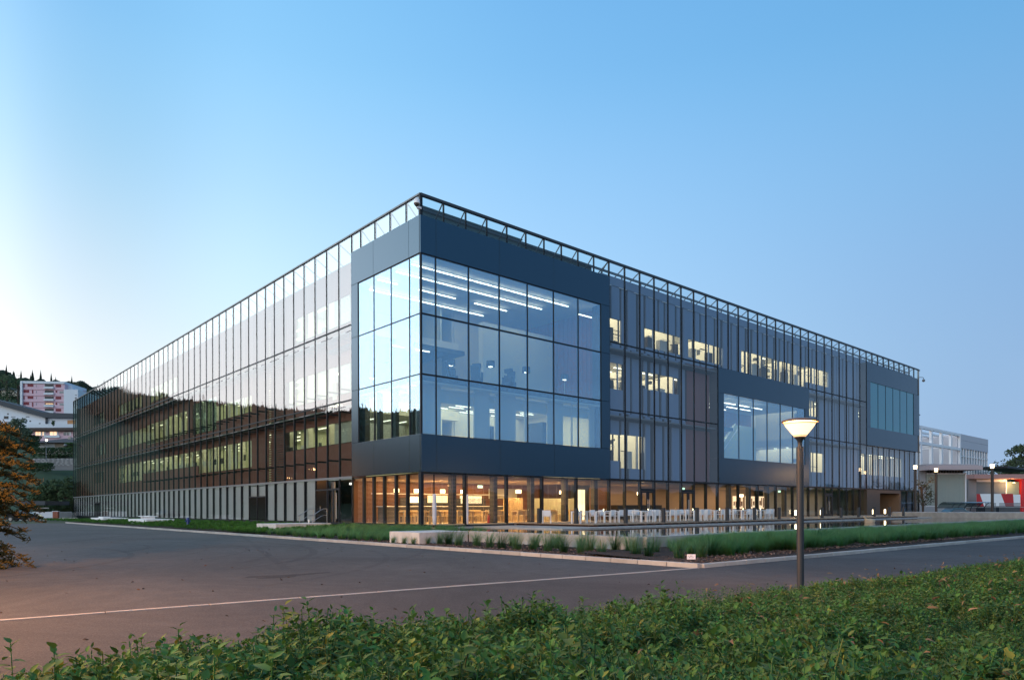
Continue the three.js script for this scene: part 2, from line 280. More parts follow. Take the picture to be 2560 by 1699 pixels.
// ---- side facade (facing -x)
{
  const cw = part('curtain_wall', office), gf = part('ground_floor_front', office), iw = part('inner_wall', office), cat = part('catwalk', office);
  const zk = (k) => W0 - PITCH * k;
  for (let k = 0; k < NL; k++) {
    const z0 = zk(k), z1 = Math.max(LEND, zk(k + 1));
    for (const [y0, y1] of tiers) pane('glass_pane', cw, M.pane, 'L', z0 - 0.03, z1 + 0.03, y0 + 0.05, y1 - 0.05);
  }
  for (let k = 0; k <= NL; k++) {
    const z = Math.max(LEND, zk(k));
    B('mullion', M.metal, cw, -0.03, 0.12, L1, TOP, z - 0.035, z + 0.035);
    B('mullion', M.metal, gf, -0.035, 0.1, F - 0.05, L1 - 0.04, z - 0.035, z + 0.035);
    if (k > 0) obj('brace', sbar(V(0.1, TOP - 0.2, z), V(1.5, ROOF + 0.15, z), 0.08, 0.05), M.paleMetal, cat);
    for (const y of [L2, L3]) if (k < NL) {
      B('walkway_grating', M.metal, cat, 0.12, 0.86, y - 0.36, y - 0.31, z - 0.05, z - PITCH + 0.05);
      if (k < 30) B('bracket', M.metal, cat, 0.13, 0.9, y - 0.66, y - 0.6, z - 0.04, z + 0.04);
    }
    for (const y of [5.05, 10.0]) if (k < 30) B('bracket', M.metal, cat, 0.13, 0.94, y, y + 0.12, z - 0.05, z + 0.05);
  }
  for (const y of [L2, L3]) { B('transom', M.metal, cw, -0.03, 0.1, y - 0.05, y + 0.05, W0, LEND); B('transom', M.greyMetal, cw, 0.0, 0.1, y - 0.42, y - 0.36, W0, LEND); }
  B('transom', M.greyMetal, cw, -0.04, 0.1, L1 - 0.1, L1 + 0.06, W0, LEND);
  B('coping', M.coping, cw, -0.06, 0.14, TOP - 0.12, TOP, -0.0, LEND);
  B('edge_rail', M.greyMetal, cw, -0.075, -0.062, TOP - 0.1, TOP - 0.03, -0.0, LEND);
  B('sill_beam', M.metal, gf, -0.05, 0.4, F - 0.14, F, 0, LEND); B('plinth', M.metal, gf, 0.25, 0.6, -0.2, F - 0.14, -0.2, LEND);
  // inner wall: brown panels with ribbon windows
  const WIN = [
    [[0, 6, 6.4, 7.95], [11, 18, 5.45, 7.9], [19, 30, 6.3, 7.9], [31, 37, 5.45, 7.9], [43, 46, 5.9, 7.6]],
    [[0, 6, 9.95, 12.1], [11, 15, 10.5, 12.0], [16, 19, 9.7, 13.0], [21, 24, 10.0, 12.6], [25, 29, 9.9, 12.4], [30, 37, 10.3, 12.2], [42, 45, 10.2, 11.9]],
    [[1, 5, 15.0, 17.0], [23, 28, 15.1, 16.9], [31, 37, 15.1, 16.6], [43, 46, 15.2, 16.8]]];
  const XI = 0.95;
  tiers.forEach(([y0, yt], t) => {
    const y1 = t === 2 ? ROOF : yt;
    for (let k = 0; k < NL; k++) {
      const z0 = zk(k) - 0.012, z1 = Math.max(LEND, zk(k + 1)) + 0.012, w = WIN[t].find((q) => k >= q[0] && k <= q[1]), m = rnd() < 0.5 ? M.brown : M.brownB;
      if (k === 7 || k === 8) { const s = []; for (let y = y0 + 0.05; y < y1 - 0.1; y += 0.2) s.push(bg(XI - 0.04, XI + 0.02, y, y + 0.12, z0, z1)); obj('louvre_panel', s, M.brown, iw); B('wall_panel', M.counter, iw, XI + 0.3, XI + 0.36, y0, y1, z0, z1); continue; }  // louvre backing coloured dark so the gaps between slats look shaded
      if (!w) { const ys = t < 2 ? [y0, y0 + 2.1, y1] : [y0, y0 + 2.5, y1]; for (let i = 0; i < 2; i++) B('wall_panel', m, iw, XI, XI + 0.12, ys[i] + 0.006, ys[i + 1] - 0.006, z0, z1); continue; }
      B('wall_panel', m, iw, XI, XI + 0.12, y0 + 0.006, w[2], z0, z1); B('wall_panel', m, iw, XI, XI + 0.12, w[3], y1 - 0.006, z0, z1);
      B('window_sill', M.metal, iw, XI - 0.03, XI + 0.14, w[2] - 0.03, w[2], z0, z1);
      const dark = t === 1 && w[0] === 16; pane('window_pane', iw, dark ? M.coated : M.groundGlass, 'L', z0, z1, w[2], w[3], XI + 0.06);
      if (!dark && rnd() < (k > 8 ? 0.75 : 0.25)) {              // vertical blinds, part drawn
        const s = [], n = 1 + Math.floor(rnd() * 4), st = rr(0.0, 0.5); for (let i = 0; i < n * 2; i++) { const z = z0 - st - i * 0.13; if (z < z1 + 0.1) break; s.push(bg(XI + 0.2, XI + 0.205, w[2], w[3], z, z - 0.105)); }
        if (s.length) obj('vertical_blind', s, M.offWhite, iw);
      }
      if (rnd() < 0.5) B('window_post', M.metal, iw, XI + 0.05, XI + 0.12, w[2], w[3], z1 - 0.04, z1 + 0.02);
    }
  });
  // ground floor of the side: blinds, doors
  const blindGeo = (() => { const s = []; for (let y = F + 0.03; y < L1 - 0.2; y += 0.105) { const g = new THREE.BoxGeometry(0.012, 0.098, 1); g.rotateZ(0.32); g.translate(0, y + 0.05, 0); s.push(g); } for (const z of [-0.3, 0.3]) s.push(bg(-0.022, -0.016, F + 0.03, L1 - 0.2, z - 0.008, z + 0.008)); return mergeGeometries(s); })();
  const shortGeo = blindGeo.clone(); { const p = shortGeo.attributes.position; for (let i = 0; i < p.count; i++) p.setY(i, 2.75 + (p.getY(i) - F) * 0.28); }
  for (let k = 0; k < NL; k++) {
    const z0 = zk(k), z1 = Math.max(LEND, zk(k + 1)), zm = (z0 + z1) / 2, wv = Math.abs(z1 - z0) - 0.36;
    const dark = k === 2, glassDoor = k === 1, door2 = k === 8 || k === 9, door3 = k === 42 || k === 43;
    if (dark) { const d = part('door', office); B('door_leaf', M.doorDark, d, 0.0, 0.06, F + 0.02, 2.95, z0 - 0.06, zm - 0.005); B('door_leaf', M.doorDark, d, 0.0, 0.06, F + 0.02, 2.95, zm + 0.005, z1 + 0.06); B('door_frame', M.metal, d, -0.02, 0.1, 2.95, 3.05, z0, z1); B('overlight', M.doorDark, d, 0.02, 0.06, 3.05, L1 - 0.1, z0, z1); obj('door_handle', bar(V(-0.05, 1.5, zm - 0.1), V(-0.05, 1.8, zm - 0.1), 0.02), M.stainless, d); continue; }
    if (door2 || door3) { const d = part('door', office); B('door_leaf', M.doorDark, d, 0.0, 0.06, F + 0.02, 2.62, z0 - 0.05, z1 + 0.05); B('door_frame', M.metal, d, -0.02, 0.1, 2.62, 2.72, z0, z1); pane('ground_floor_pane', gf, M.groundGlass, 'L', z0 - 0.04, z1 + 0.04, 2.72, L1 - 0.1); const o = obj('venetian_blind', shortGeo, M.blind, gf); o.position.set(0.12, 0, zm); o.scale.z = wv; continue; }
    if (glassDoor) { const d = part('door', office); for (const [a, b] of [[z0 - 0.05, zm - 0.01], [zm + 0.01, z1 + 0.05]]) { pane('door_glass', d, M.groundGlass, 'L', a, b, F + 0.1, 2.95, 0.03); B('door_stile', M.metal, d, 0, 0.06, F, 2.95, a, a - 0.12 * Math.sign(a - b) * 1); B('door_stile', M.metal, d, 0, 0.06, F, 2.95, b + 0.09, b); } B('door_frame', M.metal, d, -0.02, 0.1, 2.95, 3.08, z0, z1); pane('ground_floor_pane', gf, M.groundGlass, 'L', z0 - 0.04, z1 + 0.04, 3.08, L1 - 0.1); obj('door_handle', bar(V(-0.12, F + 0.25, z0 - 0.25), V(-0.12, 2.75, z0 - 0.25), 0.035), M.stainless, d); continue; }
    pane('ground_floor_pane', gf, M.groundGlass, 'L', z0 - 0.04, z1 + 0.04, F, L1 - 0.1);
    if (k > 2) { const o = obj('venetian_blind', blindGeo, M.blind, gf); o.position.set(0.12, 0, zm); o.scale.z = wv; B('blind_guide', M.metal, gf, 0.08, 0.16, F, L1 - 0.1, z1 + 0.17, z1 + 0.04); B('blind_guide', M.metal, gf, 0.08, 0.16, F, L1 - 0.1, z0 - 0.17, z0 - 0.04); }
  }
  B('partition', M.greyWall, iw, 0.5, 0.6, F, L1 - 0.2, zk(2) + 0.1, LEND);
}
// ---- corner bay: dark cladding and the coated blue window
{
  const bay = part('corner_bay', office), gl = part('corner_window', office), pr = part('parapet', office);
  const panelX = (x0, x1, y0, y1) => obj('cladding_panel', new RoundedBoxGeometry(x1 - x0 - 0.02, y1 - y0 - 0.02, 0.09, 1, 0.008).translate((x0 + x1) / 2, (y0 + y1) / 2, 0.01), M.clad, bay);
  const panelZ = (z0, z1, y0, y1) => obj('cladding_panel', new RoundedBoxGeometry(0.09, y1 - y0 - 0.02, Math.abs(z1 - z0) - 0.02, 1, 0.008).translate(-0.01, (y0 + y1) / 2, (z0 + z1) / 2), M.clad, bay);
  for (const [a, b] of [[-0.05, 1.1], [1.1, 6.16], [6.16, 11.16], [11.16, 17.12]]) { panelX(a, b, L1, 6.08); panelX(a, b, 16.84, BOX); }
  for (const [a, b] of [[6.08, 9.64], [9.64, 13.25], [13.25, 16.84]]) { panelX(16.15, 17.12, a, b); panelZ(-7.42, W0, a, b); }
  for (const [a, b] of [[-0.05, -1.19], [-1.19, -5.38], [-5.38, W0]]) { panelZ(a, b, L1, 6.08); panelZ(a, b, 16.84, BOX); }
  B('backing_panel', M.counter, bay, 0.06, 17.1, 16.9, BOX - 0.02, -0.3, -0.06); B('backing_panel', M.counter, bay, 0.06, 17.1, L1 + 0.02, 6.02, -0.3, -0.06);
  B('backing_panel', M.counter, bay, 0.06, 0.3, 16.9, BOX - 0.02, W0 + 0.05, -0.31); B('backing_panel', M.counter, bay, 0.06, 0.3, L1 + 0.02, 6.02, W0 + 0.05, -0.31);
  B('backing_panel', M.counter, bay, 16.2, 17.1, 6.03, 16.89, -0.9, -0.06); B('backing_panel', M.counter, bay, 0.06, 0.9, 6.03, 16.89, -7.5, W0);
  const XS = [0.03, 1.1, 3.62, 6.16, 8.66, 11.16, 13.67, 16.13], ZS = [-0.03, -1.19, -3.28, -5.38, -7.4], YS = [6.1, 9.64, 13.25, 16.82];
  for (let j = 0; j < 3; j++) {
    for (let i = 0; i < 7; i++) pane('window_pane', gl, M.coated, 'R', XS[i], XS[i + 1], YS[j], YS[j + 1], 0.0);
    for (let i = 0; i < 4; i++) pane('window_pane', gl, M.coated, 'L', ZS[i], ZS[i + 1], YS[j], YS[j + 1], 0.0);
  }
  for (let i = 1; i < 8; i++) B('window_mullion', M.metal, gl, XS[i] - 0.035, XS[i] + 0.035, 6.08, 16.84, -0.1, 0.03);
  for (let i = 1; i < 5; i++) B('window_mullion', M.metal, gl, -0.03, 0.1, 6.08, 16.84, ZS[i] - 0.025, ZS[i] + 0.025);
  B('corner_post', M.metal, gl, -0.03, 0.09, 6.08, 16.84, -0.09, 0.03);
  for (const y of [9.64, 13.25]) { B('window_transom', M.metal, gl, 0.09, 16.15, y - 0.05, y + 0.05, -0.1, 0.026); B('window_transom', M.metal, gl, -0.026, 0.1, y - 0.03, y + 0.03, -7.42, -0.09); }
  B('window_head', M.metal, gl, -0.0, 16.15, 16.78, 16.84, -0.1, 0.02); B('window_head', M.metal, gl, -0.02, 0.1, 16.78, 16.84, -7.42, -0.1);
  // glass parapet above the bay
  for (let k = 0; k < 10; k++) { const x = 1.712 * k; pane('parapet_pane', pr, M.parapetGlass, 'R', x + 0.04, x + 1.67, BOX, TOP - 0.1); }
  for (let k = 1; k <= 10; k++) { const x = 1.712 * k; B('mullion', M.metal, pr, x - 0.035, x + 0.035, BOX - 0.05, TOP - 0.05, -0.08, 0.03); obj('brace', sbar(V(x, TOP - 0.15, -0.15), V(x, BOX - 0.2, -1.5), 0.06, 0.06), M.coping, pr); }
  for (let k = 0; k < 5; k++) { const z0 = k ? W0 + PITCH * (5 - k) - 0.62 + 0.0 : 0, z1 = W0 + PITCH * (4 - k) - (k < 4 ? 0.62 : 0); pane('parapet_pane', pr, M.pane, 'L', z0 - 0.04, z1 + 0.04, BOX, TOP - 0.1); if (k < 4) { B('mullion', M.metal, pr, -0.03, 0.12, BOX - 0.05, TOP - 0.05, z1 - 0.035, z1 + 0.035); obj('brace', sbar(V(0.15, TOP - 0.15, z1), V(1.5, BOX - 0.2, z1), 0.07, 0.07), M.paleMetal, pr); } }
  B('corner_post', M.metal, pr, -0.04, 0.14, BOX, TOP - 0.02, -0.14, 0.04);
  obj('roof_screen', [bg(0.75, 9.2, 18.9, 20.22, -1.3, -1.2), bg(0.7, 9.3, 20.22, 20.3, -1.4, -1.15), bg(9.2, 16.6, ROOF, 20.02, -1.4, -1.3)], std('roof screen', [0.05, 0.09, 0.1]), pr);
}
// ---- front facade (facing +z)
const SEC2 = [17.12, 31.97, 8], BX2 = [31.97, 49.41], SEC4 = [49.41, 64.27, 8], BX3 = [64.27, REND];
{
  const cw = part('curtain_wall', office), gf = part('ground_floor_front', office), iw = part('inner_wall', office), cat = part('catwalk', office), pr = part('parapet', office);
  B('coping', M.coping, pr, 0.0, REND + 0.05, TOP - 0.16, TOP, -0.14, 0.06);
  const tierPane = (x0, x1, y0, y1) => pane('glass_pane', cw, M.paneRight, 'R', x0 + 0.03, x1 - 0.03, y0 + 0.05, y1 - 0.05);
  const ks = [];
  for (const [a, b, n] of [SEC2, SEC4]) for (let k = 0; k <= n; k++) { const x = a + (b - a) / n * k; ks.push(x); B('mullion', M.metal, cw, x - 0.035, x + 0.035, L1, TOP - 0.1, -0.1, 0.04); if (k < n) for (const [y0, y1] of tiers) tierPane(x, x + (b - a) / n, y0, y1); }
  for (let k = 0; k < 10; k++) { const w = (BX2[1] - BX2[0]) / 10, x = BX2[0] + w * k; tierPane(x, x + w, L3, TOP); if (k) { ks.push(x); B('mullion', M.metal, cw, x - 0.035, x + 0.035, L3, TOP - 0.1, -0.1, 0.04); } }
  for (let k = 0; k < 10; k++) { const w = (REND - BX3[0]) / 10, x = BX3[0] + w * k; pane('parapet_pane', pr, M.parapetGlass, 'R', x + 0.03, x + w - 0.03, BOX, TOP - 0.1); tierPane(x, x + w, L1, L2 - 0.05); if (k) { ks.push(x); B('mullion', M.metal, pr, x - 0.035, x + 0.035, BOX - 0.1, TOP - 0.1, -0.12, 0.04); B('mullion', M.metal, cw, x - 0.035, x + 0.035, L1, L2 - 0.05, -0.1, 0.04); } }
  for (const x of ks) obj('brace', sbar(V(x, TOP - 0.18, -0.12), V(x, ROOF + 0.1, -1.7), 0.06, 0.07), M.coping, cat);
  for (const [a, b] of [[17.12, 31.97], [49.41, 64.27]]) for (const y of [L2, L3]) { B('transom', M.metal, cw, a, b, y - 0.05, y + 0.05, -0.1, 0.03); B('walkway_grating', M.greyMetal, cat, a, b, y - 0.42, y - 0.34, -0.85, -0.2); B('walkway_grating', M.metal, cat, a, b, y - 0.62, y - 0.42, -0.82, -0.74); }
  B('transom', M.metal, cw, 17.12, 31.97, L1 - 0.06, L1 + 0.06, -0.1, 0.035); B('transom', M.metal, cw, 49.41, REND, L1 - 0.06, L1 + 0.06, -0.1, 0.035);
  // roof-edge beams seen through the top panes
  B('roof_beam', M.coping, cat, 0.6, REND, 19.98, 20.12, -1.25, -1.1);
  for (let x = 17.6; x < REND; x += 2.4) B('roof_post', M.coping, cat, x - 0.05, x + 0.05, ROOF, 19.98, -1.2, -1.1);
  B('inner_parapet', M.slate, iw, 17.1, REND, ROOF - 0.25, ROOF + 0.42, -0.98, -0.8);
  for (let x = 17.4; x < 64; x += 1.856) B('painted_light_slot', M.white, cat, x, x + 0.9, ROOF - 0.32, ROOF - 0.28, -0.82, -0.78);  // bars painted white to stand in for bright slots of sky
  // inner wall: pale and dark upright strips, with windows
  const WINS = [
    [[17.12, 19.5, 5.3, 7.35], [19.6, 22.9, 4.75, 7.4], [49.5, 55, 5.5, 7.6], [64.5, 78.5, 5.6, 8.15]],
    [[17.12, 19.5, 10.9, 12.95], [22.1, 27.2, 11.35, 12.75], [49.6, 53.5, 11.6, 13.3]],
    [[17.12, 19.5, 14.6, 16.4], [22.1, 27.5, 14.8, 16.35], [28.4, 34.0, 14.8, 16.4], [37.4, 50.4, 14.6, 16.7], [50.4, 56.2, 15.2, 16.9]]];
  const pick = [1, 0, 1, 1, 0, 1, 0, 1, 1, 1, 0, 1, 0, 1, 1, 0];
  const spans = [[[17.12, 31.97], [49.41, REND]], [[17.12, 31.97], [49.41, 64.27]], [[17.12, 64.27]]];
  tiers.forEach(([y0, yt], t) => {
    const y1 = t === 2 ? ROOF - 0.26 : yt; let n = t * 5;
    for (const [a, b] of spans[t]) for (let x = a + 0.02; x < b - 0.1;) {
      const light = pick[n++ % 16], w = Math.min(b - x, light ? rr(0.42, 0.72) : rr(0.24, 0.5)), xm = x + w / 2, win = WINS[t].find((q) => xm > q[0] && xm < q[1]), m = light ? M.slate : M.slateDark, zf = light ? -0.86 : -0.95;
      const plain = t < 2 && a < 20 && x > 28.2;                 // the last bay before the framed window is flat
      const mm = plain ? M.brown : m, zz = plain ? -0.9 : zf;
      if (!win) B('wall_strip', mm, iw, x, x + w - 0.004, y0, y1, -1.02, zz);
      else {
        if (light && n % 2) B('window_post', n % 4 === 1 ? M.slate : M.metal, iw, x + w - 0.1, x + w - 0.02, win[2], win[3], -1.0, -0.9);
        B('wall_strip', mm, iw, x, x + w - 0.004, y0, win[2], -1.02, zz); B('wall_strip', mm, iw, x, x + w - 0.004, win[3], y1, -1.02, zz);
        if (!light && w > 0.3) B('window_post', M.slateDark, iw, x + 0.02, x + w * 0.55, win[2], win[3], -1.0, -0.9);
      }
      x += w;
    }
  });
  for (let x = 64.7; x < 78.4; x += 0.62) { B('vertical_blind', M.white, iw, x, x + rr(0.06, 0.2), 5.6, 8.1, -1.2, -1.17); }
  for (const [x0, x1, y0, y1, n] of [[17.15, 33.5, 14.6, 16.4, 62], [37.5, 56, 14.7, 16.8, 64], [17.15, 27, 11.2, 12.9, 22], [17.15, 22.8, 5.2, 7.3, 12], [49.6, 55, 5.6, 7.5, 10]]) for (let i = 0; i < n; i++) {   // shading rods and pipes behind the top windows
    const x = rr(x0, x1 - 1.2), y = rr(y0, y1); const z = -rr(1.6, 3.4); if (i % 5 < 3) B('pipe', [M.greyMetal, M.white, M.counter][i % 3], iw, x, x + rr(0.4, 1.6), y, y + rr(0.02, 0.08), z, z + 0.1); else B('duct', [M.greyMetal, M.offWhite, M.counter][i % 3], iw, x, x + rr(0.08, 0.5), y - rr(0.1, 0.5), y, z, z + 0.3);
  }
  // framed windows 2 and 3
  const frame = (n, bx, by0, by1, wx0, wx1, wy0, wy1, js, m, zi) => {
    const p = part(n, office), pc = (x0, x1, y0, y1) => obj('cladding_panel', new RoundedBoxGeometry(x1 - x0 - 0.012, y1 - y0 - 0.012, 0.1, 1, 0.008).translate((x0 + x1) / 2, (y0 + y1) / 2, 0.01), M.clad, p);
    for (let i = 0; i < js.length - 1; i++) { pc(js[i], js[i + 1], wy1, by1); pc(js[i], js[i + 1], by0, wy0); }
    pc(bx[0], wx0, wy0, wy1); pc(wx1, bx[1], wy0, wy1);
    B('backing_panel', M.counter, p, bx[0] + 0.02, bx[1] - 0.02, wy1 + 0.05, by1 - 0.02, -0.9, -0.06); B('backing_panel', M.counter, p, bx[0] + 0.02, bx[1] - 0.02, by0 + 0.02, wy0 - 0.05, -0.9, -0.06);
    B('backing_panel', M.counter, p, bx[0] + 0.02, wx0 - 0.03, wy0 - 0.04, wy1 + 0.04, -0.9, -0.06); B('backing_panel', M.counter, p, wx1 + 0.03, bx[1] - 0.02, wy0 - 0.04, wy1 + 0.04, -0.9, -0.06);
    const w = (wx1 - wx0) / 6;
    for (let i = 0; i < 6; i++) { if (m === M.cyanGlass) B('window_pane', m, p, wx0 + w * i + 0.02, wx0 + w * (i + 1) - 0.02, wy0, wy1, -0.03, 0.0); else pane('window_pane', p, m, 'R', wx0 + w * i, wx0 + w * (i + 1), wy0, wy1, zi); }
    for (let i = 0; i <= 6; i++) B('window_mullion', M.metal, p, wx0 + w * i - 0.03, wx0 + w * i + 0.03, wy0 - 0.02, wy1 + 0.02, -0.1, 0.03);
  };
  frame('framed_window', BX2, L1, L3, 32.87, 48.47, 6.12, 11.94, [31.97, 38.0, 43.3, 49.41], M.coated, 0.0);
  frame('framed_window', BX3, L2, BOX - 0.05, 65.32, 79.57, 11.3, 16.8, [64.27, 70.0, 75.0, REND - 0.6], M.cyanGlass, 0.0);
  B('end_fin', M.greyMetal, cw, REND - 0.1, REND + 0.04, L1, TOP - 0.1, -0.15, 0.05);
  for (const y of [L2, L3, TOP - 0.1]) B('end_stub', M.metal, cw, REND + 0.04, REND + 0.5, y - 0.06, y + 0.06, -0.1, 0.02);
  // ground floor front
  const gm = [0, 3.33, 6.8, 10.05, 13.5, 17.12]; const doors = [2, 5];
  for (let i = 0; i < 5; i++) { pane('ground_floor_pane', gf, M.groundGlass, 'R', gm[i] + 0.05, gm[i + 1] - 0.05, F, L1 - 0.1); if (i) B('mullion', M.metal, gf, gm[i] - 0.06, gm[i] + 0.06, F - 0.05, L1, -0.25, 0.03); }
  B('corner_post', M.metal, gf, -0.05, 0.14, F - 0.1, L1, -0.14, 0.05);
  for (const x of [2.72, 6.1, 9.45, 12.8, 16.0, 34.6, 38.1, 41.6, 45.1]) B('column', M.bollard, gf, x - 0.19, x + 0.19, F, L1, -0.75, -0.4);
  for (const [a, b, n] of [SEC2, SEC4]) for (let k = 0; k < n; k++) {
    const w = (b - a) / n, x0 = a + w * k, x1 = x0 + w, xm = (x0 + x1) / 2;
    B('mullion', M.metal, gf, x0 - 0.045, x0 + 0.045, F - 0.05, L1 - 0.06, -0.25, 0.03);
    if ((a < 20 && doors.includes(k)) || (a > 40 && k === 2)) {
      const d = part('door', office);
      B('door_frame', M.metal, d, x0 + 0.05, x1 - 0.05, 2.95, 3.15, -0.08, 0.03); pane('ground_floor_pane', gf, M.groundGlass, 'R', x0 + 0.05, x1 - 0.05, 3.15, L1 - 0.1);
      for (const [p, q] of [[x0 + 0.05, xm - 0.01], [xm + 0.01, x1 - 0.05]]) { pane('door_glass', d, M.groundGlass, 'R', p + 0.16, q - 0.16, F + 0.2, 2.82, -0.01); B('door_stile', M.metal, d, p, p + 0.16, F, 2.94, -0.05, 0.02); B('door_stile', M.metal, d, q - 0.16, q, F, 2.94, -0.05, 0.02); B('door_rail', M.metal, d, p + 0.16, q - 0.16, F, F + 0.2, -0.05, 0.018); B('door_rail', M.metal, d, p + 0.16, q - 0.16, 2.82, 2.94, -0.05, 0.018); obj('door_handle', bar(V(q - 0.08 - (p < x0 + 0.2 ? 0 : q - p - 0.16), 1.3, 0.08), V(q - 0.08 - (p < x0 + 0.2 ? 0 : q - p - 0.16), 2.3, 0.08), 0.02), M.stainless, d); }
    } else pane('ground_floor_pane', gf, M.groundGlass, 'R', x0 + 0.05, x1 - 0.05, F, L1 - 0.1);
  }
  for (let k = 0; k < 5; k++) { const w = (BX2[1] - BX2[0]) / 5, x = BX2[0] + w * k; pane('ground_floor_pane', gf, M.groundGlass, 'R', x + 0.05, x + w - 0.05, F, L1 - 0.1); B('mullion', M.metal, gf, x - 0.05, x + 0.05, F - 0.05, L1, -0.25, 0.03); }
  B('soffit', M.metal, gf, 0, REND, L1 - 0.1, L1 - 0.02, -0.3, 0.0);
  // entrance portal under the far framed window
  const po = part('entrance_portal', office), pm = std('bronze panel', [0.06, 0.05, 0.042], { roughness: 0.5 });
  B('portal_panel', pm, po, 64.3, 68.2, F - 0.3, L1 - 0.08, -2.2, 0.02); B('portal_lintel', pm, po, 68.2, 75.0, 3.35, L1 - 0.08, -2.2, 0.02);
  B('portal_reveal', std('bronze reveal', [0.12, 0.085, 0.055], { roughness: 0.6 }), po, 74.6, 75.0, F - 0.3, 3.35, -2.8, 0.02);
  B('door_frame', M.wood, po, 70.6, 70.85, F, 2.9, -2.6, -2.5); for (const x of [68.3, 70.9]) pane('door_glass', po, M.groundGlass, 'R', x, x + 2.2, F, 3.0, -2.5); B('door_frame', M.counter, po, 68.2, 74.6, 3.0, 3.35, -2.7, -2.45);
  for (let k = 0; k < 3; k++) pane('ground_floor_pane', gf, M.groundGlass, 'R', 75 + k * 2.2 + 0.04, 75 + (k + 1) * 2.2 - 0.04, F, L1 - 0.1);
  for (const x of [75.05, 77.2, 79.4, 81.55]) B('mullion', M.metal, gf, x - 0.05, x + 0.05, F - 0.3, L1, -0.2, 0.03);
  B('plinth', M.concrete, gf, 7, REND, -0.2, F - 0.04, -0.3, 0.05);
}
